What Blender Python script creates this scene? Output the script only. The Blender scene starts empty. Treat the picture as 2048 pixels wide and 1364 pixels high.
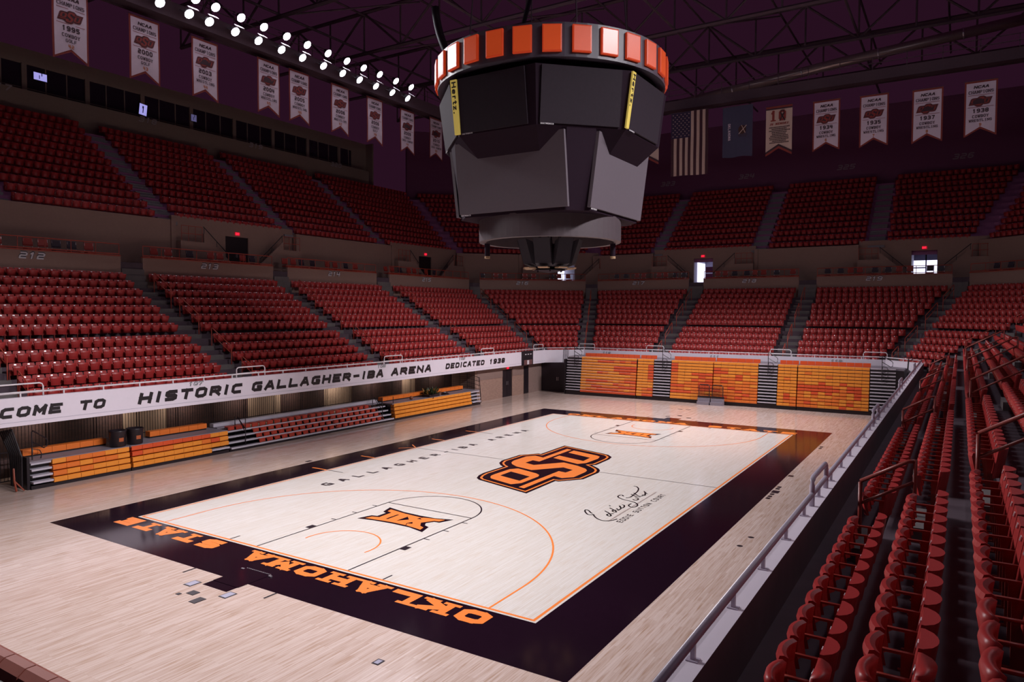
import bpy, bmesh, math, random
import numpy as np
from mathutils import Vector, Matrix
from mathutils.geometry import tessellate_polygon
random.seed(7)
C = bpy.context.scene.collection
PI = math.pi
SC = bpy.context.scene

# ------------------------------------------------------------------ camera, world, exposure
cam_d = bpy.data.cameras.new('camera'); cam = bpy.data.objects.new('camera', cam_d); C.objects.link(cam)
CAM = Vector((15.417, -27.822, 6.870))
YAW, PITCH, ROLL = -0.55783, -0.04164, 0.0028
fwd = Vector((math.sin(YAW)*math.cos(PITCH), math.cos(YAW)*math.cos(PITCH), math.sin(PITCH)))
rgt = Vector((math.cos(YAW), -math.sin(YAW), 0)); upv = rgt.cross(fwd)
r2 = rgt*math.cos(ROLL)+upv*math.sin(ROLL); u2 = upv*math.cos(ROLL)-rgt*math.sin(ROLL)
cam.matrix_world = Matrix(((r2.x, u2.x, -fwd.x, CAM.x), (r2.y, u2.y, -fwd.y, CAM.y), (r2.z, u2.z, -fwd.z, CAM.z), (0, 0, 0, 1)))
cam_d.sensor_width = 36.0; cam_d.lens = 1437.0/2048*36; cam_d.clip_start = 0.1; cam_d.clip_end = 400
SC.camera = cam
W = bpy.data.worlds.new('World'); SC.world = W; W.use_nodes = True
W.node_tree.nodes['Background'].inputs[0].default_value = (1.0, 0.25, 0.70, 1)
W.node_tree.nodes['Background'].inputs[1].default_value = 0.019
SC.view_settings.view_transform = 'Standard'; SC.view_settings.look = 'None'
SC.view_settings.exposure = 0.0; SC.view_settings.gamma = 1.0
FLOOD_W = 2800.0      # watts of each floodlight's beam

# ------------------------------------------------------------------ materials
MATS = {}
def mat(name, col, rough=.55, metal=0.0, emit=0.0, var=.10, scale=6.0, spec=.5, coat=0.0, emcol=None):
    if name in MATS: return MATS[name]
    m = bpy.data.materials.new(name); m.use_nodes = True; nt = m.node_tree; N = nt.nodes; b = N['Principled BSDF']
    b.inputs['Roughness'].default_value = rough; b.inputs['Metallic'].default_value = metal
    b.inputs['Specular IOR Level'].default_value = spec; b.inputs['Coat Weight'].default_value = coat
    tc = N.new('ShaderNodeTexCoord'); nz = N.new('ShaderNodeTexNoise'); nz.inputs['Scale'].default_value = scale; nz.inputs['Detail'].default_value = 3
    nt.links.new(tc.outputs['Object'], nz.inputs['Vector'])
    mx = N.new('ShaderNodeMix'); mx.data_type = 'RGBA'
    mx.inputs[6].default_value = tuple(c*(1-var) for c in col)+(1,); mx.inputs[7].default_value = tuple(min(1, c*(1+var)) for c in col)+(1,)
    nt.links.new(nz.outputs['Fac'], mx.inputs[0]); nt.links.new(mx.outputs[2], b.inputs['Base Color'])
    if emit:
        b.inputs['Emission Color'].default_value = tuple(emcol or col)+(1,); b.inputs['Emission Strength'].default_value = emit
    MATS[name] = m; return m
def wood(name, c1, c2, c3, rough, plank=(1.6, .06)):
    m = bpy.data.materials.new(name); m.use_nodes = True; nt = m.node_tree; N = nt.nodes; L = nt.links.new; b = N['Principled BSDF']
    tc = N.new('ShaderNodeTexCoord'); mp = N.new('ShaderNodeMapping'); mp.inputs['Rotation'].default_value = (0, 0, PI/2)
    L(tc.outputs['Object'], mp.inputs['Vector'])
    br = N.new('ShaderNodeTexBrick'); br.offset = .37; br.inputs['Scale'].default_value = 1
    br.inputs['Mortar Size'].default_value = .0012; br.inputs['Brick Width'].default_value = plank[0]; br.inputs['Row Height'].default_value = plank[1]
    br.inputs['Color1'].default_value = c1+(1,); br.inputs['Color2'].default_value = c2+(1,); br.inputs['Mortar'].default_value = tuple(x*.6 for x in c2)+(1,)
    L(mp.outputs[0], br.inputs['Vector'])
    m2 = N.new('ShaderNodeMapping'); m2.inputs['Scale'].default_value = (22, 1.1, 1); L(tc.outputs['Object'], m2.inputs['Vector'])
    nz = N.new('ShaderNodeTexNoise'); nz.inputs['Scale'].default_value = 1; nz.inputs['Detail'].default_value = 4; L(m2.outputs[0], nz.inputs['Vector'])
    rp = N.new('ShaderNodeValToRGB'); rp.color_ramp.elements[0].position = .50; rp.color_ramp.elements[1].position = .74; L(nz.outputs['Fac'], rp.inputs[0])
    mx = N.new('ShaderNodeMix'); mx.data_type = 'RGBA'; L(rp.outputs[0], mx.inputs[0]); L(br.outputs['Color'], mx.inputs[6]); mx.inputs[7].default_value = c3+(1,)
    L(mx.outputs[2], b.inputs['Base Color'])
    n3 = N.new('ShaderNodeTexNoise'); n3.inputs['Scale'].default_value = 1.0; L(m2.outputs[0], n3.inputs['Vector'])
    bp = N.new('ShaderNodeBump'); bp.inputs['Strength'].default_value = .025; bp.inputs['Distance'].default_value = .01; L(n3.outputs['Fac'], bp.inputs['Height']); L(bp.outputs[0], b.inputs['Normal'])
    b.inputs['Roughness'].default_value = rough; b.inputs['Specular IOR Level'].default_value = .5
    MATS[name] = m; return m
def brick(name, c1, c2, mort, bw=.2, rh=.075):
    m = bpy.data.materials.new(name); m.use_nodes = True; nt = m.node_tree; N = nt.nodes; L = nt.links.new; b = N['Principled BSDF']
    tc = N.new('ShaderNodeTexCoord'); mp = N.new('ShaderNodeMapping'); mp.inputs['Rotation'].default_value = (PI/2, 0, PI/2); L(tc.outputs['Object'], mp.inputs['Vector'])
    sx = N.new('ShaderNodeSeparateXYZ'); cx = N.new('ShaderNodeCombineXYZ'); L(tc.outputs['Object'], sx.inputs[0]); L(sx.outputs[1], cx.inputs[0]); L(sx.outputs[2], cx.inputs[1])
    br = N.new('ShaderNodeTexBrick'); br.inputs['Scale'].default_value = 1; br.inputs['Mortar Size'].default_value = .006
    br.inputs['Brick Width'].default_value = bw; br.inputs['Row Height'].default_value = rh
    br.inputs['Color1'].default_value = c1+(1,); br.inputs['Color2'].default_value = c2+(1,); br.inputs['Mortar'].default_value = mort+(1,)
    L(cx.outputs[0], br.inputs['Vector']); L(br.outputs['Color'], b.inputs['Base Color']); b.inputs['Roughness'].default_value = .8
    MATS[name] = m; return m
M_in = wood('court_maple', (.725, .675, .64), (.68, .62, .57), (.63, .53, .45), .15)
M_out = wood('outer_maple', (.655, .515, .465), (.55, .405, .345), (.42, .265, .185), .14)
M_blk = mat('black_floor_paint', (.012, .0042, .010), .10, var=.2, spec=.6)
M_org = mat('orange_floor_paint', (.88, .235, .052), .2, var=.03)
M_ink = mat('black_line_paint', (.014, .006, .012), .3)
M_wht = mat('white_fascia_paint', (.80, .73, .82), .45, var=.03)
M_let = mat('black_lettering', (.012, .007, .010), .5)
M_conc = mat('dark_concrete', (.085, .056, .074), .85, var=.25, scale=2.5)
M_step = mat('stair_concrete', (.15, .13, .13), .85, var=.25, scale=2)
M_seat = mat('red_seat_plastic', (.40, .030, .029), .42, var=.06)
M_seatD = mat('red_seat_underside', (.26, .024, .018), .4, var=.06)
M_dkmet = mat('black_steel', (.014, .009, .013), .4, metal=.0)
M_arm = mat('seat_armrest', (.30, .035, .024), .4)
M_plate = mat('seat_number_plate', (.95, .92, .95), .36, metal=1.0, var=.02)
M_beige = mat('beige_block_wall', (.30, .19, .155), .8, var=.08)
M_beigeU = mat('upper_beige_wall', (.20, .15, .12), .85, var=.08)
M_rail = mat('orange_rail_paint', (.40, .055, .03), .4)
M_wrail = mat('white_rail_paint', (.80, .74, .78), .4)
M_dark = mat('dark_void_wall', (.15, .045, .105), .9)
M_steel = mat('roof_steel', (.10, .062, .082), .75, spec=.2)
M_grey = mat('grey_bleacher_deck', (.23, .20, .24), .45)
M_nose = mat('aluminium_nosing', (.50, .46, .53), .35)
M_y = mat('amber_bench', (.80, .27, .032), .38, var=.05)
M_o = mat('orange_bench', (.74, .17, .024), .38, var=.05)
M_r = mat('red_orange_bench', (.66, .082, .02), .38, var=.05)
M_exit = mat('exit_sign_red', (.9, .02, .04), .5, emit=2.2, emcol=(1, .02, .06))
M_day = mat('daylit_lobby', (.8, .8, .9), .6, emit=1.5, emcol=(.80, .78, 1.0))
M_lobby = mat('lobby_wall', (.6, .6, .68), .6)
M_lens = mat('floodlight_lens', (1, 1, 1), .3, emit=38, emcol=(.93, .90, 1.0))
M_chrome = mat('bare_metal', (.55, .5, .53), .3, metal=.9)

# ------------------------------------------------------------------ mesh helpers
class MB:
    def __init__(s): s.v = []; s.f = []; s.m = []
    def face(s, pts, mi=0):
        n = len(s.v); s.v += [tuple(p) for p in pts]; s.f.append(tuple(range(n, n+len(pts)))); s.m.append(mi)
    def obox(s, o, a, b, c, mi=0, top=None, bevel=0):
        o, a, b, c = Vector(o), Vector(a), Vector(b), Vector(c); n = len(s.v)
        s.v += [tuple(o+a*i+b*j+c*k) for k in (0, 1) for j in (0, 1) for i in (0, 1)]
        q = [(0, 2, 3, 1), (4, 5, 7, 6), (0, 1, 5, 4), (2, 6, 7, 3), (0, 4, 6, 2), (1, 3, 7, 5)]
        if a.cross(b).dot(c) < 0: q = [x[::-1] for x in q]
        s.f += [tuple(n+i for i in x) for x in q]; s.m += [mi, mi if top is None else top, mi, mi, mi, mi]
    def box(s, x0, x1, y0, y1, z0, z1, mi=0, top=None): s.obox((x0, y0, z0), (x1-x0, 0, 0), (0, y1-y0, 0), (0, 0, z1-z0), mi, top)
    def tube(s, path, r, n=6, mi=0, closed=False):
        P = [Vector(p) for p in path]; k = len(P); rings = []
        for i in range(k):
            if closed: t = (P[(i+1) % k]-P[i-1]).normalized()
            else: t = (P[min(i+1, k-1)]-P[max(i-1, 0)]).normalized()
            a = Vector((0, 0, 1)) if abs(t.z) < .95 else Vector((1, 0, 0))
            u = t.cross(a).normalized(); w = t.cross(u); base = len(s.v)
            s.v += [tuple(P[i]+(u*math.cos(2*PI*j/n)+w*math.sin(2*PI*j/n))*r) for j in range(n)]; rings.append(base)
        for i in range(k if closed else k-1):
            A, B = rings[i], rings[(i+1) % k]
            for j in range(n): s.f.append((A+j, A+(j+1) % n, B+(j+1) % n, B+j)); s.m.append(mi)
        if not closed:
            s.f.append(tuple(rings[0]+j for j in range(n))[::-1]); s.f.append(tuple(rings[-1]+j for j in range(n))); s.m += [mi, mi]
    def poly(s, loops, fn, mi=0, th=0.0, nrm=(0, 0, 1)):
        """flat polygon (outer loop + holes, 2D) mapped by fn(x, y) -> 3D; th gives it a thickness along nrm"""
        L3 = [[Vector((x, y, 0)) for x, y in l] for l in loops]; flat = [p for l in loops for p in l]
        tri = tessellate_polygon(L3); n = len(s.v); nv = Vector(nrm)*th
        s.v += [tuple(Vector(fn(x, y))+nv) for x, y in flat]
        for t in tri: s.f.append(tuple(n+i for i in t)); s.m.append(mi)
        if th >= .006:
            b = len(s.v); s.v += [tuple(fn(x, y)) for x, y in flat]; k = 0
            for l in loops:
                m = len(l)
                for i in range(m): s.f.append((n+k+i, n+k+(i+1) % m, b+k+(i+1) % m, b+k+i)); s.m.append(mi)
                k += m
    def lathe(s, prof, n=48, mi=0, ctr=(0, 0), a0=0, a1=2*PI):
        base = len(s.v); k = len(prof); full = abs(a1-a0-2*PI) < 1e-6; m = n if full else n+1
        for i in range(m):
            a = a0+(a1-a0)*i/n; s.v += [(ctr[0]+r*math.cos(a), ctr[1]+r*math.sin(a), z) for r, z in prof]
        for i in range(n):
            A = base+i*k; B = base+((i+1) % m)*k
            for j in range(k-1): s.f.append((A+j, B+j, B+j+1, A+j+1)); s.m.append(mi)
    def mesh(s, name, mats, smooth=False):
        me = bpy.data.meshes.new(name); me.from_pydata(s.v, [], s.f)
        for m in (mats if isinstance(mats, (list, tuple)) else [mats]): me.materials.append(m)
        if len(me.materials) > 1: me.polygons.foreach_set('material_index', s.m)
        if smooth: me.polygons.foreach_set('use_smooth', [True]*len(s.f))
        me.update(); return me
    def build(s, name, mats, parent=None, smooth=False, loc=None):
        o = bpy.data.objects.new(name, s.mesh(name, mats, smooth)); C.objects.link(o)
        if parent is not None: o.parent = parent
        if loc is not None: o.location = loc
        return o
def tag(o, label, cat, group=None, kind=None):
    o['label'] = label; o['category'] = cat
    if group: o['group'] = group
    if kind: o['kind'] = kind
    return o
def thing(name, label, cat, loc=(0, 0, 0), group=None):
    o = bpy.data.objects.new(name, None); C.objects.link(o); o.location = loc; o.empty_display_size = .2
    return tag(o, label, cat, group)
def struct(o, label=None):
    o['kind'] = 'structure'
    if label: o['label'] = label; o['category'] = 'structure'
    return o
def inv(o, p): return Vector(p)-o.location
ORD = ['first', 'second', 'third', 'fourth', 'fifth', 'sixth', 'seventh', 'eighth', 'ninth', 'tenth', 'eleventh', 'twelfth', 'thirteenth', 'fourteenth', 'fifteenth', 'sixteenth', 'seventeenth', 'eighteenth', 'nineteenth', 'twentieth']+['21st', '22nd', '23rd', '24th', '25th', '26th']

# ------------------------------------------------------------------ stroke lettering (4 x 6 cell)
G = {
'A': [[(0, 0), (1.6, 6), (2.4, 6), (4, 0)], [(.7, 2), (3.3, 2)]], 'B': [[(0, 0), (0, 6), (3.2, 6), (4, 5.2), (4, 3.8), (3.2, 3), (0, 3)], [(3.2, 3), (4, 2.2), (4, .8), (3.2, 0), (0, 0)]],
'C': [[(4, 6), (1, 6), (0, 5), (0, 1), (1, 0), (4, 0)]], 'D': [[(0, 0), (0, 6), (3, 6), (4, 5), (4, 1), (3, 0), (0, 0)]],
'E': [[(4, 6), (0, 6), (0, 0), (4, 0)], [(0, 3), (3.2, 3)]], 'F': [[(4, 6), (0, 6), (0, 0)], [(0, 3), (3.2, 3)]],
'G': [[(4, 6), (1, 6), (0, 5), (0, 1), (1, 0), (4, 0), (4, 2.8), (2.2, 2.8)]], 'H': [[(0, 0), (0, 6)], [(4, 0), (4, 6)], [(0, 3), (4, 3)]],
'I': [[(2, 0), (2, 6)]], 'K': [[(0, 0), (0, 6)], [(4, 6), (.6, 3), (4, 0)]], 'L': [[(0, 6), (0, 0), (4, 0)]],
'M': [[(0, 0), (0, 6), (2, 2), (4, 6), (4, 0)]], 'N': [[(0, 0), (0, 6), (4, 0), (4, 6)]], 'O': [[(1, 0), (3, 0), (4, 1), (4, 5), (3, 6), (1, 6), (0, 5), (0, 1), (1, 0)]],
'P': [[(0, 0), (0, 6), (3.2, 6), (4, 5.2), (4, 3.6), (3.2, 2.8), (0, 2.8)]], 'R': [[(0, 0), (0, 6), (3.2, 6), (4, 5.2), (4, 3.6), (3.2, 2.8), (0, 2.8)], [(2, 2.8), (4, 0)]],
'S': [[(4, 6), (1, 6), (0, 5.2), (0, 3.6), (.6, 3), (3.4, 3), (4, 2.4), (4, .8), (3, 0), (0, 0)]], 'T': [[(0, 6), (4, 6)], [(2, 6), (2, 0)]],
'U': [[(0, 6), (0, 1), (1, 0), (3, 0), (4, 1), (4, 6)]], 'W': [[(0, 6), (.8, 0), (2, 4), (3.2, 0), (4, 6)]], 'X': [[(0, 0), (4, 6)], [(0, 6), (4, 0)]],
'Y': [[(0, 6), (2, 3), (4, 6)], [(2, 3), (2, 0)]], '-': [[(.6, 3), (3.4, 3)]],
'0': [[(1, 0), (3, 0), (4, 1), (4, 5), (3, 6), (1, 6), (0, 5), (0, 1), (1, 0)]], '1': [[(1, 5), (2, 6), (2, 0)]], '2': [[(0, 6), (3, 6), (4, 5.2), (4, 3.6), (3.4, 3), (.6, 3), (0, 2.4), (0, 0), (4, 0)]],
'3': [[(0, 6), (3.2, 6), (4, 5.2), (4, 3.8), (3.2, 3), (1, 3)], [(3.2, 3), (4, 2.2), (4, .8), (3.2, 0), (0, 0)]], '4': [[(0, 6), (0, 2.6), (4, 2.6)], [(3.2, 6), (3.2, 0)]],
'5': [[(4, 6), (0, 6), (0, 3.2), (3.2, 3.2), (4, 2.4), (4, .8), (3.2, 0), (0, 0)]], '6': [[(4, 6), (1, 6), (0, 5), (0, 1), (1, 0), (3, 0), (4, .8), (4, 2.4), (3.2, 3.2), (0, 3.2)]],
'7': [[(0, 6), (4, 6), (1.5, 0)]], '8': [[(1, 3), (0, 3.8), (0, 5.2), (1, 6), (3, 6), (4, 5.2), (4, 3.8), (3, 3), (4, 2.2), (4, .8), (3, 0), (1, 0), (0, .8), (0, 2.2), (1, 3), (3, 3)]],
'9': [[(4, 2.8), (1, 2.8), (0, 3.6), (0, 5.2), (1, 6), (3, 6), (4, 5), (4, 1), (3, 0), (0, 0)]],
'e': [[(.2, 2.1), (3.8, 2.1), (3.8, 3), (3, 4), (1, 4), (.1, 3), (.1, 1), (1, 0), (3.6, 0)]], 'r': [[(.4, 0), (.4, 4)], [(.4, 2.8), (1.6, 4), (3, 4)]],
't': [[(1.6, 5.6), (1.6, .8), (2.4, 0), (3.4, 0)], [(.2, 4), (3.2, 4)]], 'z': [[(.3, 4), (3.7, 4), (.3, 0), (3.7, 0)]], '.': [[(.6, 0), (1, 0)]], ' ': []}
SERIF = {'A': [(0, 0), (4, 0)], 'H': [(0, 0), (4, 0), (0, 6), (4, 6)], 'K': [(0, 0), (4, 0), (0, 6), (4, 6)], 'L': [(0, 6)], 'M': [(0, 0), (4, 0), (0, 6), (4, 6)], 'I': [(2, 0), (2, 6)], 'T': [(2, 0)], 'N': [(0, 0), (4, 6)], 'P': [(0, 0)], 'R': [(0, 0), (4, 0)], 'Y': [(2, 0)], 'W': [(0, 6), (4, 6)], '1': [(2, 0)]}
def text(mb, s, fn, w, h, adv, th, mi=0, shear=0.0, serif=False, x0=0.0, depth=0.0, nrm=(0, 0, 1), round_=False):
    """letters drawn with strokes of width th; fn maps (x, y) of the text plane to 3D"""
    x = x0; kx = (w-th)/4; ky = (h-th)/6
    def P(a, b): X = x+th/2+a*kx; Y = th/2+b*ky; return (X+shear*Y, Y)
    for ch in s:
        if ch == 'I' and not serif and adv > w: x -= .2*adv
        lay = 0      # strokes of one letter lie a hair above each other
        for st in G.get(ch, []):
            for i in range(len(st)-1):
                a, b = Vector(P(*st[i])), Vector(P(*st[i+1])); d = (b-a)
                if d.length < 1e-6: continue
                d = d.normalized(); n = Vector((-d.y, d.x))*th/2; e = d*th*.5
                q = [a-e-n, b+e-n, b+e+n, a-e+n]
                if len(st) > 5 or round_: q = [a-e*.55-n, b+e*.55-n, b+e*.55+n, a-e*.55+n]
                mb.poly([[tuple(p) for p in q]], fn, mi, depth+lay*.0007, nrm); lay += 1
        if serif:
            for (a, b) in SERIF.get(ch, []):
                c = Vector(P(a, b)); sw = th*1.12; sh = th*.27; yy = c.y-th/2+ (0 if b == 0 else th-2*sh)
                mb.poly([[(c.x-sw, yy), (c.x+sw, yy), (c.x+sw, yy+2*sh), (c.x-sw, yy+2*sh)]], fn, mi, depth+lay*.0007, nrm); lay += 1
        x += adv*(.8 if ch == 'I' and not serif and adv > w else 1)
    return x
def inset(L, d):
    """move every side of a closed 2D outline inwards by d"""
    n = len(L); area = sum(L[i][0]*L[(i+1) % n][1]-L[(i+1) % n][0]*L[i][1] for i in range(n)); sg = 1 if area > 0 else -1; out = []
    for i in range(n):
        p0, p1, p2 = Vector(L[i-1]), Vector(L[i]), Vector(L[(i+1) % n])
        a, b = (p1-p0).normalized(), (p2-p1).normalized(); na, nb = Vector((-a.y, a.x))*sg, Vector((-b.y, b.x))*sg
        out.append(tuple(p1+(na+nb)*(d/(1+max(-.6, na.dot(nb))))))
    return out
OSU = dict(outer=[(-1.604, 4.579), (0.942, 3.737), (1.289, 3.582), (1.63, 3.186), (1.739, 2.683), (1.762, 1.256), (1.632, 1.053), (1.817, 0.913), (2.182, 0.588), (2.389, 0.258), (2.506, -0.147), (2.485, -1.556), (1.816, -2.453), (1.668, -2.44), (1.691, -4.781), (-0.79, -4.015), (-1.069, -3.924), (-1.331, -3.698), (-1.515, -3.279), (-1.603, -2.822), (-1.585, -1.314), (-1.842, -1.113), (-2.14, -0.752), (-2.314, -0.273), (-2.302, 1.259), (-1.709, 2.081), (-1.567, 2.046)],
 O=[(-0.914, -3.319), (-1.037, -3.068), (-1.06, -2.766), (-1.04, -1.615), (-0.792, -1.29), (0.351, -1.696), (0.595, -1.878), (0.708, -2.167), (0.704, -3.499), (0.454, -3.893), (-0.526, -3.576), (-0.753, -3.494)],
 Oh=[(-0.747, -1.975), (0.416, -2.354), (0.433, -3.205), (-0.733, -2.845)],
 S=[(-1.074, 3.846), (-1.039, 1.336), (-1.548, 1.508), (-1.833, 1.129), (-1.838, 0.033), (-1.726, -0.374), (-1.502, -0.676), (-1.091, -0.986), (-0.14, -1.263), (0.761, -0.042), (1.351, -0.286), (1.312, -0.883), (0.936, -0.795), (0.945, -4.111), (1.226, -4.178), (1.214, -1.72), (1.667, -1.869), (2.0, -1.452), (1.984, -0.353), (1.917, -0.044), (1.716, 0.237), (1.127, 0.599), (0.291, 0.888), (-0.587, -0.307), (-1.15, -0.094), (-1.131, 0.545), (-0.748, 0.447), (-0.779, 3.726)],
 U=[(-0.579, 3.014), (-0.591, 3.621), (0.909, 3.113), (1.121, 2.943), (1.249, 2.486), (1.212, 1.311), (0.961, 0.929), (-0.588, 1.519), (-0.606, 2.139), (0.899, 1.654), (0.851, 2.468)])
XII = dict(o=[(-1.344, -8.995), (-0.546, -9.169), (0.198, -9.217), (0.797, -9.189), (1.428, -9.004), (1.233, -9.516), (1.033, -9.529), (0.894, -9.79), (1.024, -9.989), (1.241, -10.074), (1.391, -10.588), (0.736, -10.422), (-0.043, -10.406), (-0.695, -10.455), (-1.368, -10.569), (-1.197, -10.055), (-0.994, -10.007), (-0.993, -9.592), (-1.176, -9.518)],
 i=[(-1.137, -9.171), (-0.358, -9.313), (0.323, -9.37), (1.21, -9.173), (1.154, -9.413), (0.972, -9.451), (0.733, -9.835), (0.931, -10.114), (1.133, -10.197), (1.19, -10.432), (0.52, -10.31), (-0.141, -10.296), (-1.156, -10.413), (-1.09, -10.17), (-0.837, -10.09), (-0.854, -9.472), (-1.08, -9.404)],
 h=[[(-0.523, -9.553), (-0.454, -9.509), (-0.443, -10.098), (-0.531, -10.115)], [(-0.07, -9.54), (0.18, -9.78), (-0.083, -10.094)], [(0.35, -9.573), (0.524, -9.541), (0.399, -9.462), (0.441, -9.315), (0.401, -9.32), (0.357, -9.469)], [(0.456, -9.925), (0.581, -10.075), (0.416, -10.133), (0.505, -10.292), (0.466, -10.289), (0.381, -10.117)]])
SIG = [[(4.943, -5.858), (4.852, -5.789), (4.707, -5.625), (4.594, -5.567), (4.574, -5.645), (4.676, -5.837), (4.857, -6.038), (4.98, -6.053), (5.032, -5.958), (5.079, -6.021), (5.24, -6.224), (5.447, -6.392), (5.645, -6.443), (5.779, -6.358), (5.882, -6.204), (5.935, -6.022)], [(5.185, -5.353), (5.37, -5.49), (5.522, -5.645), (5.599, -5.764), (5.579, -5.862), (5.477, -5.798), (5.431, -5.703), (5.462, -5.621), (5.527, -5.548), (5.566, -5.492)], [(5.183, -4.928), (5.378, -5.067), (5.533, -5.195), (5.564, -5.284), (5.498, -5.301), (5.402, -5.214), (5.4, -5.118), (5.503, -5.053), (5.567, -5.012)], [(5.4, -4.856), (5.532, -4.969), (5.529, -4.773), (5.39, -4.528), (5.365, -4.509), (5.52, -4.713), (5.553, -4.558), (5.469, -4.341), (5.375, -4.298)], [(5.031, -4.635), (5.083, -4.669)], [(4.936, -3.175), (4.838, -3.049), (4.767, -3.132), (4.792, -3.343), (4.925, -3.495), (5.155, -3.627), (5.441, -3.696), (5.669, -3.798), (5.836, -4.004), (5.885, -4.245), (5.805, -4.411), (5.665, -4.352), (5.587, -4.198), (5.588, -3.989)], [(4.678, -1.508), (4.806, -1.552), (4.984, -1.81), (5.111, -2.213), (5.175, -2.718), (5.213, -3.148), (5.125, -3.353)], [(5.402, -3.396), (5.549, -3.483), (5.567, -3.254), (5.4, -3.14)], [(5.072, -2.746), (5.393, -2.996), (5.503, -2.925)], [(5.093, -2.539), (5.4, -2.841), (5.509, -2.809)], [(5.462, -2.65), (5.536, -2.526), (5.569, -2.634), (5.519, -2.705), (5.514, -2.821)], [(5.323, -2.077), (5.472, -2.297), (5.571, -2.373)], [(5.573, -2.579), (5.45, -2.31), (5.442, -2.199)]]

# ------------------------------------------------------------------ the bowl's plan: path of the parapet, offset outwards by d
PV = [Vector(p) for p in ((-14.92, -27.0), (-14.92, 25.9), (-12.32, 28.5), (11.15, 28.5), (13.45, 26.2), (13.45, -27.0))]
SN = []
for i in range(5):
    t = (PV[i+1]-PV[i]).normalized(); SN.append(Vector((-t.y, t.x)))
MV = []
for i in range(6):
    if i == 0: MV.append(SN[0])
    elif i == 5: MV.append(SN[4])
    else:
        s_ = SN[i-1]+SN[i]; MV.append(s_*(1/(1+SN[i-1].dot(SN[i]))))
def PP(i, d): return PV[i]+MV[i]*d
def seg_len(s, d): return (PP(s+1, d)-PP(s, d)).length
def st_to_xy(s, t, d):
    """point on segment s: t = y (side banks), x (far bank) or metres from the middle (corner banks)"""
    n = SN[s]; tdir = (PV[s+1]-PV[s]).normalized()
    if s in (0, 4): base = Vector((PV[s].x, t))
    elif s == 2: base = Vector((t, PV[s].y))
    else: base = (PV[s]+PV[s+1])/2+tdir*t
    return base+n*d
def t_range(s, d):
    a, b = PP(s, d), PP(s+1, d)
    if s == 0: return a.y, b.y
    if s == 2: return a.x, b.x
    if s == 4: return b.y, a.y
    L = (b-a).length; return -L/2, L/2
def tsign(s): return -1 if s == 4 else 1     # direction of t along the path
def extrude(mb, prof, i0=0, i1=5, mi=0, caps=True, mfun=None):
    """closed profile [(d, z)] carried along path vertices i0..i1"""
    k = len(prof); base = len(mb.v)
    for i in range(i0, i1+1):
        for d, z in prof: p = PP(i, d); mb.v.append((p.x, p.y, z))
    for i in range(i1-i0):
        A, B = base+i*k, base+(i+1)*k
        for j in range(k):
            jj = (j+1) % k; mb.f.append((A+j, A+jj, B+jj, B+j)); mb.m.append(mfun(prof[j], prof[jj]) if mfun else mi)
    if caps:
        for i in (0, i1-i0):
            A = base+i*k
            for t in tessellate_polygon([[Vector((d, z, 0)) for d, z in prof]]): mb.f.append(tuple(A+j for j in t)); mb.m.append(mi)
def seg_box(mb, s, t0, t1, d0, d1, z0, z1, mi=0, top=None):
    """box on segment s between t0..t1, d0..d1; t0/t1 may be functions of d"""
    f0 = t0 if callable(t0) else (lambda d: t0); f1 = t1 if callable(t1) else (lambda d: t1)
    q = [st_to_xy(s, f0(d0), d0), st_to_xy(s, f1(d0), d0), st_to_xy(s, f1(d1), d1), st_to_xy(s, f0(d1), d1)]
    n = len(mb.v); mb.v += [(p.x, p.y, z) for z in (z0, z1) for p in q]
    F = [(0, 3, 2, 1), (4, 5, 6, 7), (0, 1, 5, 4), (1, 2, 6, 5), (2, 3, 7, 6), (3, 0, 4, 7)]
    if tsign(s) < 0: F = [x for x in F]
    mb.f += [tuple(n+i for i in x) for x in F]; mb.m += [mi, mi if top is None else top, mi, mi, mi, mi]
def p3(s, t, d, z): p = st_to_xy(s, t, d); return Vector((p.x, p.y, z))
# lower rows
def rd(k): return .88+.8*(k-1)+(.34 if k > 5 else 0)
def rz(k): return 2.85+.467*(k-1)+(.13 if k > 5 else 0)
def ud(k): return 13.78+.81*(k-1)
def uz(k): return 12.45+.62*(k-1)
NROW, NUP = 12, 12
ZC = 9.62
AISLES = {0: [(-15.25, -13.95), (-4.74, -3.43), (5.98, 7.25), (16.45, 18.0)], 2: [(-6.5, -5.1), (3.35, 4.78)], 4: [(-15.25, -13.95), (-4.74, -3.43), (5.98, 7.25), (16.45, 18.0)]}
UAISLES = {0: [(-20.4, -19.2), (-10.2, -9.0), (-.45, .75), (9.55, 10.75), (20.0, 21.2)], 2: [(-11.45, -10.25), (-1.5, -.2), (8.4, 9.7)], 4: [(-10.2, -9.0), (-.45, .75), (9.55, 10.75), (20.0, 21.2)]}
def sections(s, d, A, mit=.7):
    lo, hi = t_range(s, d); out = []; cur = lo+(mit if not (s in (0, 4) and lo < -20) else 0)
    for a, b in A.get(s, []): out.append((cur, a)); cur = b
    out.append((cur, hi-mit)); return out

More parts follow.
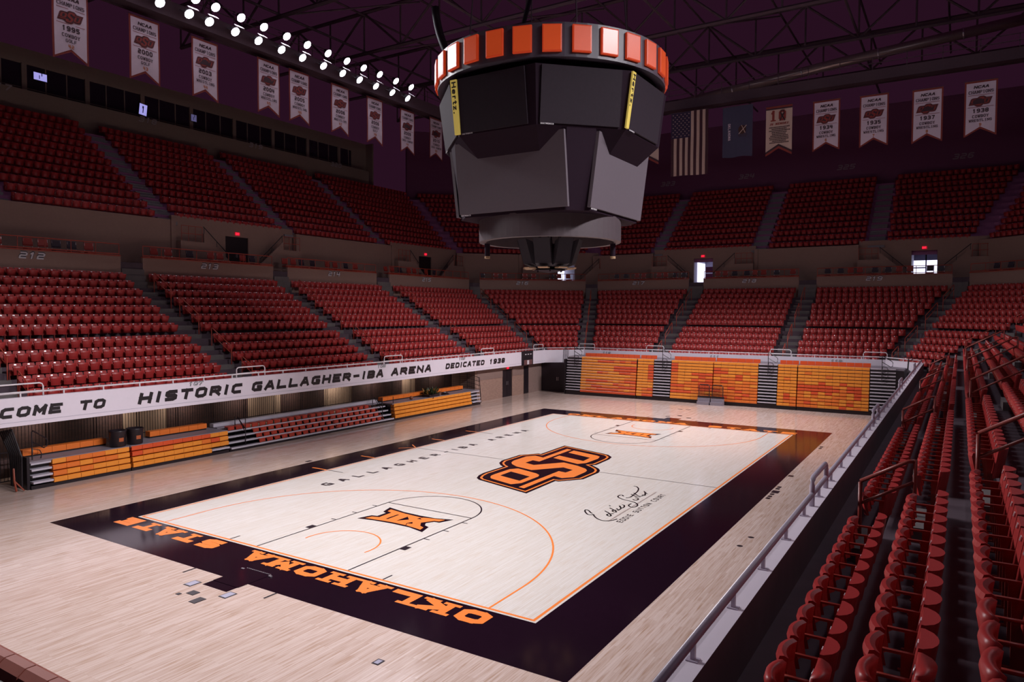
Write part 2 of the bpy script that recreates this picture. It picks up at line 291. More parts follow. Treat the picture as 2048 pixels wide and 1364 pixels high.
# ================================================================== FLOOR AND COURT MARKINGS
HX, HY = 7.62, 14.325
BX, BY = 9.40, 16.25
fl = MB(); fl.box(-17.6, 13.3, -26.0, 28.4, -.12, 0); FLOOR = struct(fl.build('floor', M_out))
def fz(z): return lambda x, y: Vector((x, y, z))
def rect(mb, x0, x1, y0, y1, z, mi=0): mb.face([(x0, y0, z), (x1, y0, z), (x1, y1, z), (x0, y1, z)], mi)
b = MB(); rect(b, -HX-.02, HX+.02, -HY-.02, HY+.02, .002); b.build('court_panel', M_in, FLOOR)
b = MB(); o, i = .02, .02
for q in ((-BX, BX, -BY, -HY-o), (-BX, BX, HY+o, BY), (-BX, -HX-o, -HY-o, HY+o), (HX+o, BX, -HY-o, HY+o)): rect(b, *q, .002)
rect(b, -.56, .38, -16.86, -BY, .002); rect(b, -.56, .38, BY, 16.86, .002)
b.build('border_band', M_blk, FLOOR)
b = MB(); w = .075; e = HX-.045; f = HY-.045
for q in ((-e, e, -f, -f+w), (-e, e, f-w, f), (-e, -e+w, -f+w, f-w), (e-w, e, -f+w, f-w)): rect(b, *q, .004)
for y in (-5.97, -2.95, 2.42, 5.52): rect(b, -8.5, -7.66, y-.05, y+.05, .004)
for s_ in (1, -1): b.poly([[(-8.29, -.55*s_-.04), (-7.66, .0), (-7.66, .08), (-8.29, -.55*s_+.04)]], fz(.004))
b.build('boundary_line', M_org, FLOOR)
def ring_arc(mb, cx, cy, r, w, a0, a1, z, n=48, mi=0):
    for i in range(n):
        p, q = a0+(a1-a0)*i/n, a0+(a1-a0)*(i+1)/n
        mb.face([(cx+(r-w/2)*math.cos(p), cy+(r-w/2)*math.sin(p), z), (cx+(r+w/2)*math.cos(p), cy+(r+w/2)*math.sin(p), z), (cx+(r+w/2)*math.cos(q), cy+(r+w/2)*math.sin(q), z), (cx+(r-w/2)*math.cos(q), cy+(r-w/2)*math.sin(q), z)], mi)
three = MB(); lane = MB()
for sg in (-1, 1):
    by = sg*12.75; R = 6.325
    ring_arc(three, 0, by, R, .055, (0 if sg < 0 else PI), (PI if sg < 0 else 2*PI), .005, 72)
    for x in (-R, R): rect(three, x-.0275, x+.0275, min(sg*(HY-.1), by), max(sg*(HY-.1), by), .005)
    ring_arc(three, 0, by, 1.22, .05, (-.15 if sg < 0 else PI-.15), (PI+.15 if sg < 0 else 2*PI+.15), .005, 36)
    for x in (-1.83, 1.83): rect(lane, x-.025, x+.025, min(sg*14.2, sg*8.53), max(sg*14.2, sg*8.53), .005)
    rect(lane, -1.83, 1.83, sg*8.53-.025, sg*8.53+.025, .005)
    ring_arc(lane, 0, sg*8.53, 1.83, .05, (0 if sg < 0 else PI), (PI if sg < 0 else 2*PI), .005, 40)
    for x in (-1, 1):
        y = sg*12.03; rect(lane, min(x*1.86, x*2.06), max(x*1.86, x*2.06), y-.15, y+.15, .005)
        for k in (11.06, 10.1, 9.1): rect(lane, min(x*1.86, x*2.06), max(x*1.86, x*2.06), sg*k-.025, sg*k+.025, .005)
        rect(lane, x*3.05-.025, x*3.05+.025, min(sg*14.2, sg*13.85), max(sg*14.2, sg*13.85), .005)
    for x in (-1.72, 1.47): rect(lane, x-.03, x+.03, min(sg*16.25, sg*16.63), max(sg*16.25, sg*16.63), .005)
rect(lane, -7.5, -2.3, -.02, .02, .005); rect(lane, 2.3, 7.5, -.02, .02, .005)
for y in (-5.97, 5.53): rect(lane, -7.53, -6.65, y-.025, y+.025, .005)
three.build('three_point_line', M_org, FLOOR); lane.build('lane_line', M_ink, FLOOR)
b = MB()    # end-line words, read from the court
text(b, 'OKLAHOMA STATE', lambda x, y: Vector((6.68-x, -14.47-y, .005)), .80, .65, 1.047, .215, serif=True)
text(b, 'OKLAHOMA STATE', lambda x, y: Vector((-6.68+x, 14.47+y, .005)), .80, .65, 1.047, .215, serif=True)
b.build('end_lettering', M_org, FLOOR)
b = MB(); text(b, 'GALLAGHER-IBA ARENA', lambda x, y: Vector((-5.46-y, -7.98+x, .005)), .40, .46, .862, .11, round_=True); b.build('side_lettering', M_ink, FLOOR)
b = MB(); Lo = OSU['outer']
b.poly([Lo], fz(.005), 1); b.poly([inset(Lo, .13)], fz(.007), 0); b.poly([inset(Lo, .225)], fz(.009), 1)
b.poly([OSU['O'], OSU['Oh']], fz(.011), 0); b.poly([OSU['S']], fz(.011), 0); b.poly([OSU['U']], fz(.011), 0)
b.build('centre_emblem', [M_org, M_blk], FLOOR)
for sg in (1, -1):
    b = MB(); F_ = lambda z: (lambda x, y: Vector((x*sg, y*sg, z)))
    b.poly([XII['o']], F_(.005), 1); b.poly([XII['i']], F_(.007), 0)
    for h in XII['h']: b.poly([h], F_(.009), 1)
    b.build('lane_emblem', [M_org, M_blk], FLOOR)
b = MB()
for st in SIG:
    P = [Vector((x, y, 0)) for x, y in st]; Q = []
    for i in range(len(P)-1):     # smooth pen strokes
        p0, p1, p2, p3_ = P[max(i-1, 0)], P[i], P[i+1], P[min(i+2, len(P)-1)]
        for k in range(5):
            t = k/5; Q.append(.5*((2*p1)+(p2-p0)*t+(2*p0-5*p1+4*p2-p3_)*t*t+(3*p1-p0-3*p2+p3_)*t**3))
    Q.append(P[-1])
    for i in range(len(Q)-1):
        d = (Q[i+1]-Q[i]); d = d.normalized() if d.length > 1e-6 else Vector((1, 0, 0)); n = Vector((-d.y, d.x, 0))*.026; z = Vector((0, 0, .006)); e_ = d*.012
        b.face([Q[i]-n-e_+z, Q[i+1]-n+e_+z, Q[i+1]+n+e_+z, Q[i]+n-e_+z])
text(b, 'EDDIE SUTTON COURT', lambda x, y: Vector((6.235-y*1.0, -6.32+x, .006)), .165, .215, .242, .032, round_=True)
b.build('signature_lettering', M_ink, FLOOR)
b = MB(); b.poly([[(5.775, -6.43), (5.82, -6.43), (5.78, -1.92), (5.735, -1.92)]], fz(.005)); b.build('signature_underline', mat('grey_line_paint', (.33, .26, .24), .3), FLOOR)

# floor cover plates: each can be lifted out
M_plateG = mat('brushed_cover_plate', (.36, .34, .44), .35); M_hatch = mat('dark_hatch', (.025, .015, .022), .35)
def plate(name, x0, x1, y0, y1, m, label, rim=True, h=.012):
    o = thing(name, label, 'floor plate', ((x0+x1)/2, (y0+y1)/2, 0)); a, c = (x1-x0)/2, (y1-y0)/2
    f_ = MB(); f_.box(-a, a, -c, c, 0, h*.6); f_.build('frame', M_hatch, o)
    p_ = MB(); g = .03 if rim else .005; p_.box(-a+g, a-g, -c+g, c-g, h*.6, h); p_.build('lid', m, o); return o
plate('floor_plate', -.95, -.68, -17.13, -16.79, M_plateG, 'light grey cover plate on the floor left of the black tab behind the near lettering')
plate('floor_plate', .45, .71, -17.14, -16.79, M_plateG, 'light grey cover plate on the floor right of the black tab behind the near lettering')
plate('floor_plate', .13, .36, -17.71, -17.39, M_hatch, 'dark floor hatch nearest the camera of the cluster behind the near lettering', False)
plate('floor_plate', -.38, -.12, -17.43, -17.22, M_hatch, 'dark square floor socket in the middle of the cluster behind the near lettering', False)
plate('floor_plate', -.55, -.43, -17.6, -17.5, M_hatch, 'smallest dark floor socket left of the cluster behind the near lettering', False)
plate('floor_plate', 5.83, 6.0, -17.61, -17.4, M_plateG, 'lone silver cover plate on bare boards below the near lettering')
for (x, y, lx, ly, lb) in [(-.69, 17.31, .14, .08, 'small dark floor hatch left of the black tab at the far end'), (-.15, 18.05, .13, .12, 'dark floor socket furthest from the black tab at the far end'), (.69, 17.36, .14, .08, 'small dark floor hatch right of the black tab at the far end'),
      (-1.19, 21.2, .16, .05, 'thin dark floor slot before the grey steps, left one'), (-.62, 21.25, .16, .05, 'thin dark floor slot before the grey steps, right one'),
      (9.57, 10.9, .07, .1, 'small dark floor socket, nearer of the pair beside the far right border'), (9.57, 11.34, .07, .1, 'small dark floor socket, farther of the pair beside the far right border'),
      (9.55, 3.66, .1, .12, 'single dark floor socket beside the right border beyond the halfway line'), (9.58, .55, .13, .2, 'large dark floor hatch beside the right border at the halfway line'),
      (9.55, 1.4, .07, .1, 'floor socket furthest beyond the large hatch at the halfway line'), (9.55, 1.09, .07, .1, 'floor socket just beyond the large hatch at the halfway line'),
      (9.55, .12, .07, .1, 'floor socket just before the large hatch at the halfway line'), (9.55, -.25, .07, .1, 'floor socket second before the large hatch at the halfway line'), (9.55, -.57, .07, .1, 'floor socket third before the large hatch at the halfway line'),
      (-9.64, -5.15, .08, .15, 'dark floor hatch beside the left border near the word on the court side')]:
    plate('floor_plate', x-lx, x+lx, y-ly, y+ly, M_hatch, lb, False)
C8_ = [(10.98, -6.6, 'dark round floor socket between the right border and the rail, left one'), (11.06, -5.6, 'dark round floor socket between the right border and the rail, right one')]
for px, py_, lb in C8_:
    o = thing('floor_socket', lb, 'floor socket', (px-.9, py_, 0)); b = MB(); b.lathe([(.001, .004), (.07, .004), (.09, .0)], 20); b.build('rim', M_hatch, o); b = MB(); b.lathe([(.001, .008), (.05, .008), (.055, .004)], 16); b.build('lid', M_dkmet, o)
# goal anchor plate lying in the near border
o = thing('goal_anchor_plate', 'black anchor plate with bright rivets set in the near black border', 'anchor plate', (-.08, -15.95, 0))
b = MB(); b.box(-.48, .48, -.6, .42, .003, .012); b.build('plate', M_blk, o); b = MB()
for i in range(14): b.box(-.47+i*.07, -.43+i*.07, .40, .43, .012, .022)
b.box(-.58, -.48, .3, .36, .003, .02); b.box(.5, .6, .3, .36, .003, .03); b.build('rivet_strip', M_chrome, o)

# ================================================================== PARAPETS AND LOWER GRANDSTAND
ZT, ZB = 3.545, 2.47
def parapet(name, i0, i1):
    mb = MB(); prof = [(-.22, ZB), (-.22, ZT), (0, ZT), (0, ZB)]
    extrude(mb, prof, i0, i1, 0, True, lambda a, b_: 1 if (a[0] == 0 and b_[0] == 0) else 0)
    return struct(mb.build(name, [M_wht, M_conc]))
W_L = parapet('wall_left', 0, 2); W_F = parapet('wall_far', 2, 3); W_R = parapet('wall_right', 3, 5)
# words on the left parapet
XF = -14.92+.22+.004
b = MB()
def onL(y0, z0): return lambda x, y: Vector((XF, y0+x, z0+y))
text(b, 'WELCOME TO', onL(-17.15, 2.80), .46, .40, .568, .125, shear=.28, depth=.006, nrm=(1, 0, 0))
text(b, 'HISTORIC', onL(-10.15, 2.78), .60, .49, .755, .158, shear=.28, depth=.006, nrm=(1, 0, 0))
text(b, 'GALLAGHER-IBA', onL(-4.28, 2.78), .62, .49, .782, .158, shear=.28, depth=.006, nrm=(1, 0, 0))
text(b, 'ARENA', onL(6.15, 2.78), .66, .49, .83, .158, shear=.28, depth=.006, nrm=(1, 0, 0))
LET1 = b.build('arena_lettering', M_let, W_L)
b = MB(); text(b, 'DEDICATED 1938', onL(11.75, 2.84), .45, .39, .565, .118, shear=.28, depth=.006, nrm=(1, 0, 0)); b.build('date_lettering', M_let, W_L)
b = MB(); b.obox((XF-.002, -27, 2.62), (.004, 0, 0), (0, 52.8, 0), (0, 0, .012)); b.build('seam_line', mat('grey_seam', (.35, .33, .42), .6), W_L)
M_num = mat('silver_numeral', (.62, .6, .63), .4, var=.03); M_numd = mat('numeral_outline', (.05, .05, .07), .5)
def numerals(parent, s, fn, h, w, nrm, cx, cz, dark=True):
    b_ = MB(); adv = w*1.16; tot = adv*len(s)-(adv-w)
    f0 = lambda x, y: fn(cx-tot/2+x, cz-h/2+y)
    if dark: text(b_, s, lambda x, y: fn(cx-tot/2+x, cz-h/2+y), w*1.06, h*1.14, adv, h*.40, 1, .3, x0=-.015, depth=.006, nrm=nrm)
    text(b_, s, f0, w, h, adv, h*.21, 0, .3, depth=.012, nrm=nrm)
    return b_.build('section_number', [M_num, M_numd], parent)
for s_, y in (('107', -7.35), ('108', 5.3), ('109', 13.7)): numerals(W_L, s_, lambda x, y_: Vector((XF, x, y_)), .17, .22, (1, 0, 0), y, 3.44)
YF = 28.5-.22-.004
for s_, x in (('110', -10.1), ('111', -.9), ('112', 7.9)): numerals(W_F, s_, lambda x_, y_: Vector((x_, YF, y_)), .17, .22, (0, -1, 0), x, 3.33)

# concrete steps of the lower bowl
prof = [(0.0, 2.45), (0.0, rz(1))]
for k in range(1, NROW+1):
    e_ = rd(k)+.12
    prof.append((e_, rz(k)))
    if k < NROW: prof.append((e_, rz(k+1)))
prof[-1] = (10.42, rz(NROW)); prof += [(10.42, ZC), (13.3, ZC), (13.3, 2.45)]
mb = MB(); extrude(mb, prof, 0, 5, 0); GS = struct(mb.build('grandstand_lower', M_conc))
# aisle stairs
def aisle_box(mb, s, a, b_, d0, d1, z0, z1): seg_box(mb, s, a, b_, d0, d1, z0, z1)
def build_aisle(s, a, b_, nm='aisle_stair'):
    mb = MB()
    for k in range(1, NROW):
        d0 = rd(k)+.12-.42; seg_box(mb, s, a, b_, d0, rd(k)+.125, rz(k)-.02, rz(k)+.235)
    for j in range(4):
        zz = rz(NROW)+(ZC-rz(NROW))*(j+1)/4; seg_box(mb, s, a, b_, 9.95+.16*j, 10.6, rz(NROW)-.02, zz)
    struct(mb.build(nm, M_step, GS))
for s in AISLES:
    for a, b_ in AISLES[s]: build_aisle(s, a, b_)
# corner aisles run along the mitre lines
def mitre_t(i, s, side):      # t of the mitre line at depth d on segment s, moved away by side metres
    def f(d):
        lo, hi = t_range(s, d); return (hi-side) if (i == s+1) else (lo+side)
    return f
def build_mitre_aisle(i):
    mb = MB()
    for s in (i-1, i):
        for k in range(1, NROW):
            d0 = rd(k)+.12-.42; f = mitre_t(i, s, .62); g = mitre_t(i, s, 0)
            a, b_ = (f, g) if i == s+1 else (g, f)
            seg_box(mb, s, a, b_, d0, rd(k)+.125, rz(k)-.02, rz(k)+.235)
        for j in range(4):
            zz = rz(NROW)+(ZC-rz(NROW))*(j+1)/4; f = mitre_t(i, s, .62); g = mitre_t(i, s, 0); a, b_ = (f, g) if i == s+1 else (g, f)
            seg_box(mb, s, a, b_, 9.95+.16*j, 10.6, rz(NROW)-.02, zz)
    struct(mb.build('aisle_stair', M_step, GS))
for i in (1, 2, 3, 4): build_mitre_aisle(i)
# section walls behind the last row, numbered
BANDS = []; NUMS = {(0, 1): '212', (0, 2): '213', (0, 3): '214', (0, 4): '215', (1, 0): '216', (2, 0): '217', (2, 1): '218', (2, 2): '219', (3, 0): '220', (0, 0): '211', (4, 0): '225', (4, 1): '224', (4, 2): '223', (4, 3): '222', (4, 4): '221'}
NUMT = {(0, 1): -9.4, (0, 2): .95, (0, 3): 11.7, (0, 4): 22.9, (2, 0): -11.6, (2, 1): -.95, (2, 2): 9.2}
for s in range(5):
    for j, (a, b_) in enumerate(sections(s, 10.5, AISLES)):
        mb = MB(); seg_box(mb, s, a, b_, 10.40, 10.56, rz(NROW)-.05, 9.93, 0)
        wl = struct(mb.build('balcony_wall', M_beige)); BANDS.append((s, j, a, b_, NUMS[(s, j)]))
        mb = MB(); seg_box(mb, s, a, b_, 10.36, 10.60, 9.93, 9.985); mb.build('coping', M_rail, wl)
        n2 = SN[s]; nr = (-n2.x, -n2.y, 0)
        if (s, j) in ((0, 0),) or s == 4: continue
        tm = NUMT.get((s, j), (a+b_)/2-(1.2 if s == 1 else 0))
        sgn = tsign(s)
        numerals(wl, NUMS[(s, j)], (lambda s, tm: (lambda x, y: p3(s, tm+x*tsign(s), 10.392, y)))(s, tm), .34, .36, nr, 0, 9.66)

# ================================================================== CONCOURSE, UPPER GRANDSTAND
VIEW = []      # camera frustum test, used to leave out what no view could show
def in_view(p, mx=1.12):
    v = Vector(p)-CAM; z = v.dot(fwd)
    if z < .5: return False
    return abs(v.dot(rgt)/z)*1437 < 1024*mx and abs(v.dot(upv)/z)*1437 < 682*(mx+.06)
SECT_WORD = lambda n: 'section '+n
# orange railing on every section wall
for (s, j, a, b_, num) in BANDS:
    if s == 4 or (s, j) == (0, 0): continue
    c = p3(s, (a+b_)/2, 10.46, 9.985); o = thing('concourse_railing', 'orange rail of bars on the wall numbered %s' % num, 'railing', c, 'orange railings above the numbered walls')
    L = b_-a; n = max(3, round(L/1.25))
    for nm, z in (('top_rail', 10.62), ('mid_rail', 10.06)):
        m_ = MB(); m_.tube([p3(s, a+.05, 10.46, z)-c, p3(s, b_-.05, 10.46, z)-c], .028, 6); m_.build(nm, M_rail, o)
    for i in range(n+1):
        t = a+.05+(L-.1)*i/n; m_ = MB(); m_.tube([p3(s, t, 10.46, 9.97)-c, p3(s, t, 10.46, 10.63)-c], .022, 5); m_.build('post', M_rail, o)
# loose chairs behind the railing
M_chR = mat('red_vinyl_chair', (.36, .035, .025), .5); M_chD = mat('dark_vinyl_chair', (.045, .028, .045), .5)
def chair_mesh(m, nm):
    b = MB(); b.box(-.24, .24, -.24, .24, .42, .50, 0); b.obox((-.24, .20, .62), (.48, 0, 0), (0, .05, 0), (0, .06, .42), 0)
    for x in (-.22, .22):
        b.tube([(x, -.22, 0), (x, -.20, .43)], .013, 5, 1); b.tube([(x, .24, 0), (x, .20, .45), (x, .26, 1.0)], .013, 5, 1)
    return b.mesh(nm, [m, M_chrome])
CH = {'R': chair_mesh(M_chR, 'red_chair'), 'D': chair_mesh(M_chD, 'dark_chair')}
CP = {'212': [(-13.9, 'D'), (-10.5, 'R'), (-9.0, 'R'), (-8.3, 'R'), (-7.6, 'D'), (-6.8, 'D'), (-5.9, 'R')], '213': [(-2.0, 'R'), (-1.1, 'R'), (.4, 'D'), (1.9, 'R'), (2.6, 'R'), (4.4, 'R'), (5.2, 'D')],
      '214': [(8.0, 'R'), (8.8, 'R'), (9.6, 'D'), (10.7, 'D'), (12.2, 'R'), (13.0, 'R'), (14.2, 'D'), (15.2, 'R')], '215': [(18.9, 'R'), (19.7, 'R'), (20.7, 'D'), (21.9, 'R'), (22.7, 'R'), (24.4, 'R'), (25.6, 'D')],
      '216': [(-5.0, 'D'), (-3.6, 'R'), (-2.7, 'R'), (-.6, 'R'), (.3, 'R'), (2.2, 'D'), (3.0, 'R'), (4.0, 'R')], '217': [(-14.4, 'D'), (-13.4, 'D'), (-12.2, 'R'), (-11.5, 'R'), (-9.9, 'R'), (-9.2, 'R'), (-8.2, 'D'), (-7.4, 'D')],
      '218': [(-4.1, 'R'), (-3.4, 'R'), (-2.5, 'D'), (-1.4, 'D'), (-.7, 'R'), (.1, 'R'), (1.2, 'D'), (2.6, 'R')], '219': [(5.5, 'D'), (6.5, 'D'), (7.3, 'R'), (8.0, 'R'), (9.2, 'D'), (10.2, 'D'), (11.0, 'R'), (11.8, 'R'), (13.2, 'D'), (14.0, 'D')],
      '220': [(-4.0, 'D'), (-2.8, 'D'), (-1.2, 'R'), (-.5, 'R'), (1.0, 'D'), (2.4, 'R')]}
for (s, j, a, b_, num) in BANDS:
    for i, (t, k) in enumerate(CP.get(num, [])):
        o = bpy.data.objects.new(('red' if k == 'R' else 'dark')+'_lounge_chair', CH[k]); C.objects.link(o); p = p3(s, t, 11.35, ZC); o.location = p
        n = SN[s]; o.rotation_euler.z = math.atan2(n.y, n.x)-PI/2+random.uniform(-.12, .12)
        tag(o, '%s padded chair behind the rail over wall number %s, %s from its left end' % ('red' if k == 'R' else 'dark', num, ORD[i]), 'chair', 'loose chairs behind the orange rails')

# concourse wall with stair portals, upper steps behind it
PORT = [(0, 5.4, 0), (0, 26.6, 0), (0, -15.5, 0), (1, 4.4, 1), (2, -6.1, 1), (2, 12.7, 1), (4, 5.4, 0)]
WTOP = 12.72
uprof = [(13.74, WTOP-1.0), (13.74, uz(1))]
for k in range(1, NUP+1):
    e_ = ud(k)+.12; uprof.append((e_, uz(k))); uprof.append((e_, uz(k+1)))
uprof[-1] = (23.35, uz(NUP)); uprof += [(23.35, uz(NUP)-2.0)]
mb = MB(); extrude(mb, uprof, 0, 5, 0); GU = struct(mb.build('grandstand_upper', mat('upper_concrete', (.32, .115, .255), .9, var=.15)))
def build_uaisle(s, a, b_):
    mb = MB()
    for k in range(1, NUP):
        for h in (0, 1):
            seg_box(mb, s, a, b_, ud(k)+.12-.54+.27*h, ud(k)+.125, uz(k)-.02, uz(k)+.205*(h+1))
    struct(mb.build('aisle_stair', mat('upper_stair', (.21, .20, .22), .8), GU))
for s in UAISLES:
    for a, b_ in UAISLES[s]: build_uaisle(s, a, b_)
M_stair_dark = mat('stair_parapet', (.15, .10, .10), .8)
exit_n = 0
for s in (0, 1, 2, 3, 4):
    lo, hi = t_range(s, 13.3); cuts = sorted(c for (ss, c, l) in PORT if ss == s); cur = lo
    mb = MB(); spans = []
    for c in cuts:
        if c-5.0 > cur: spans.append((cur, c-5.0))
        cur = c+5.0
    if cur < hi: spans.append((cur, hi))
    for a, b_ in spans:
        seg_box(mb, s, a, b_, 13.12, 13.45, ZC, WTOP); 
        if a > lo+.1: seg_box(mb, s, a-.02, a+.3, 13.02, 13.12, ZC, WTOP)
        if b_ < hi-.1: seg_box(mb, s, b_-.3, b_+.02, 13.02, 13.12, ZC, WTOP)
    struct(mb.build('concourse_wall', M_beige))
PW = ['left wall over section 213', 'left wall over section 215', 'left wall out at the near end', 'corner wall over section 216', 'far wall over section 218', 'far wall over section 219', 'right wall']
for n_, (s, c, lit) in enumerate(PORT):
    if s == 4 or c < -10 and s == 0: continue
    dD = 13.48; hw = .95; dh = ZC+2.45
    mb = MB()
    seg_box(mb, s, c-5.0, c-hw, dD, dD+.25, ZC, WTOP+.35); seg_box(mb, s, c+hw, c+5.0, dD, dD+.25, ZC, WTOP+.35); seg_box(mb, s, c-hw, c+hw, dD, dD+.25, dh, WTOP+.35)
    PWL = struct(mb.build('portal_wall', M_beige))
    # side stairs: parapets rising from the door to the aisles, and landing blocks
    for sg in (-1, 1):
        mb = MB(); A = [(c+sg*1.25, ZC), (c+sg*1.25, ZC+.55), (c+sg*3.3, ZC+2.35), (c+sg*3.3, ZC)]
        q0 = [p3(s, t, 12.5, z) for t, z in A]; q1 = [p3(s, t, 12.64, z) for t, z in A]; nv = len(mb.v); mb.v += [tuple(p) for p in q0+q1]
        mb.f += [tuple(nv+i for i in x) for x in ((0, 1, 2, 3), (7, 6, 5, 4), (0, 4, 5, 1), (1, 5, 6, 2), (2, 6, 7, 3), (3, 7, 4, 0))]; mb.m += [0]*6
        st_ = MB()
        for q in range(9):
            t0 = c+sg*(1.3+q*.23); seg_box(st_, s, min(t0, t0+sg*.25), max(t0, t0+sg*.25), 12.66, 13.46, ZC, ZC+.2*(q+1))
        struct(st_.build('portal_stair', M_stair_dark, PWL))
        struct(mb.build('stair_parapet', M_beige, PWL))
        mb = MB(); seg_box(mb, s, min(c+sg*3.3, c+sg*5.0), max(c+sg*3.3, c+sg*5.0), 12.5, 13.47, ZC, ZC+1.75); struct(mb.build('landing_block', M_beige, PWL))
        cc = p3(s, c+sg*4.2, 12.56, ZC+1.75); o = thing('landing_railing', '%s guard rail on the landing %s of the portal, %s' % (('orange' if s == 0 else 'dark'), 'left' if sg < 0 else 'right', PW[n_]), 'railing', cc, 'guard rails on the portal landings')
        for z in (.5, 1.0):
            m_ = MB(); m_.tube([p3(s, c+sg*3.4, 12.56, ZC+1.75+z)-cc, p3(s, c+sg*4.9, 12.56, ZC+1.75+z)-cc], .022, 5); m_.build('rail', M_rail, o)
        for t in (3.4, 3.9, 4.4, 4.9):
            m_ = MB(); m_.tube([p3(s, c+sg*t, 12.56, ZC+1.75)-cc, p3(s, c+sg*t, 12.56, ZC+2.77)-cc], .018, 5); m_.build('post', M_rail, o)
        cc = p3(s, c+sg*2.3, 12.57, ZC+1.5); o = thing('stair_handrail', 'sloping dark handrail on the %s stair of the portal, %s' % ('left' if sg < 0 else 'right', PW[n_]), 'handrail', cc, 'sloping handrails of the portals')
        m_ = MB(); m_.tube([p3(s, c+sg*1.25, 12.57, ZC+.95)-cc, p3(s, c+sg*3.3, 12.57, ZC+2.8)-cc], .03, 6); m_.build('rail', M_dkmet, o)
        for t, z in ((1.3, .55), (2.3, 1.45), (3.25, 2.3)):
            m_ = MB(); m_.tube([p3(s, c+sg*t, 12.57, ZC+z)-cc, p3(s, c+sg*t, 12.57, ZC+z+.46)-cc], .018, 5); m_.build('post', M_dkmet, o)
    # the doorway: a dark door leaf pair, or an open lobby full of daylight
    if not lit:
        mb = MB(); seg_box(mb, s, c-hw, c+hw, dD+.1, dD+.16, ZC, dh); dr = struct(mb.build('door_%d' % (n_+1), M_dkmet))
        mb = MB(); seg_box(mb, s, c-.06, c-.02, dD+.02, dD+.1, ZC+1, ZC+1.3); seg_box(mb, s, c+.02, c+.06, dD+.02, dD+.1, ZC+1, ZC+1.3); mb.build('door_handle', M_chrome, dr)
    else:
        mb = MB(); seg_box(mb, s, c-hw-.6, c-hw+.0, dD+.25, dD+4, ZC, dh+.3); seg_box(mb, s, c+hw, c+hw+.6, dD+.25, dD+4, ZC, dh+.3); seg_box(mb, s, c-hw-.6, c+hw+.6, dD+.25, dD+4, dh, dh+.3); seg_box(mb, s, c-hw-.6, c+hw+.6, dD+.25, dD+4.2, ZC-.1, ZC)
        lb = struct(mb.build('lobby_wall', M_lobby)); mb = MB(); 
        if n_ == 4: seg_box(mb, s, c+.1, c+hw, dD+3.9, dD+4, ZC+.4, dh-.45); seg_box(mb, s, c-hw, c-hw+.06, dD+1.2, dD+3.6, ZC+.2, dh-.3)
        else: seg_box(mb, s, c-hw, c+hw, dD+3.9, dD+4, ZC+.1, dh-.55)
        struct(mb.build('window_%d' % (n_+1), M_day)); mb = MB(); seg_box(mb, s, c-.05, c+.05, dD+3.8, dD+3.9, ZC, dh); seg_box(mb, s, c-hw, c-.05, dD+3.8, dD+3.9, ZC+1.15, ZC+1.25); seg_box(mb, s, c-hw, c+hw, dD+3.8, dD+3.9, dh-.6, dh)
        struct(mb.build('window_frame', mat('lobby_frame', (.16, .14, .2), .5), lb))
    cc = p3(s, c, dD-.05, dh+.22); o = thing('exit_sign', 'glowing red sign over the doorway in the %s' % PW[n_], 'exit sign', cc, 'red exit signs over the upper doorways')
    mb = MB(); n = SN[s]; td = Vector((n.y, -n.x, 0)) if s != 9 else None; u_ = Vector((-n.y, n.x, 0))*-1
    mb.obox(-u_*.18-Vector((n.x, n.y, 0))*.03-Vector((0, 0, .11)), u_*.36, Vector((n.x, n.y, 0))*.06, Vector((0, 0, .22))); mb.build('case', mat('exit_case', (.25, .006, .012), .5, emit=.5, emcol=(1, .02, .05)), o)
    mb = MB(); text(mb, 'EXIT', lambda x, y: u_*(x-.145)-Vector((n.x, n.y, 0))*.034+Vector((0, 0, y-.07)), .06, .14, .076, .016); mb.build('lettering', M_exit, o)

# ================================================================== UPPER WALLS, SUITES, ROOF
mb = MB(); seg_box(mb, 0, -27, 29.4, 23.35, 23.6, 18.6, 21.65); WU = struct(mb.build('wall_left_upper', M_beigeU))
for s_, y in (('317', -5.2), ('318', 4.93), ('319', 14.97), ('320', 24.7)):
    b = MB(); text(b, s_, lambda x, z: Vector((-14.92-23.34, y-.75+x, 21.3+z)), .40, .42, .50, .09, shear=.3, depth=.01, nrm=(1, 0, 0)); b.build('section_number', mat('dull_numeral', (.26, .24, .25), .6), WU)
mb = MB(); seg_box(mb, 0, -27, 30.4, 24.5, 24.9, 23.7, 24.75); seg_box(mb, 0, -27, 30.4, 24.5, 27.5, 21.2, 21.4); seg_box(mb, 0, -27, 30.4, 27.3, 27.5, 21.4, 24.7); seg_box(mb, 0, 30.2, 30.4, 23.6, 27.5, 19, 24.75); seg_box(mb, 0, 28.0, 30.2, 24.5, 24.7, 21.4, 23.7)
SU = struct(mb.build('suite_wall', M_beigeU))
cols = [-9.5, -5.3, -1.2, 2.9, 6.4, 10.6, 15.4, 19.9, 24.5, 27.9]; wn = 20
yy = -20.0; step = 4.2
ys = []
while yy < 28: ys.append(yy); yy += step
for i, y in enumerate(ys):
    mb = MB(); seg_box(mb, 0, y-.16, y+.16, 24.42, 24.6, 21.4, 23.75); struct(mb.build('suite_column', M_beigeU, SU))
    mb = MB(); seg_box(mb, 0, y+.16, min(y+step-.16, 28.0), 24.56, 24.58, 21.4, 23.7); g = struct(mb.build('window_%d' % (wn+i), mat('suite_glass', (.018, .012, .022), .08)))
    mb = MB()
    for q in (1, 2):
        t = y+step*q/3
        if t < 27.9: seg_box(mb, 0, t-.035, t+.035, 24.5, 24.58, 21.4, 23.7)
    seg_box(mb, 0, y+.16, min(y+step-.16, 28.0), 24.5, 24.58, 22.05, 22.1); struct(mb.build('window_frame', M_beigeU, g))
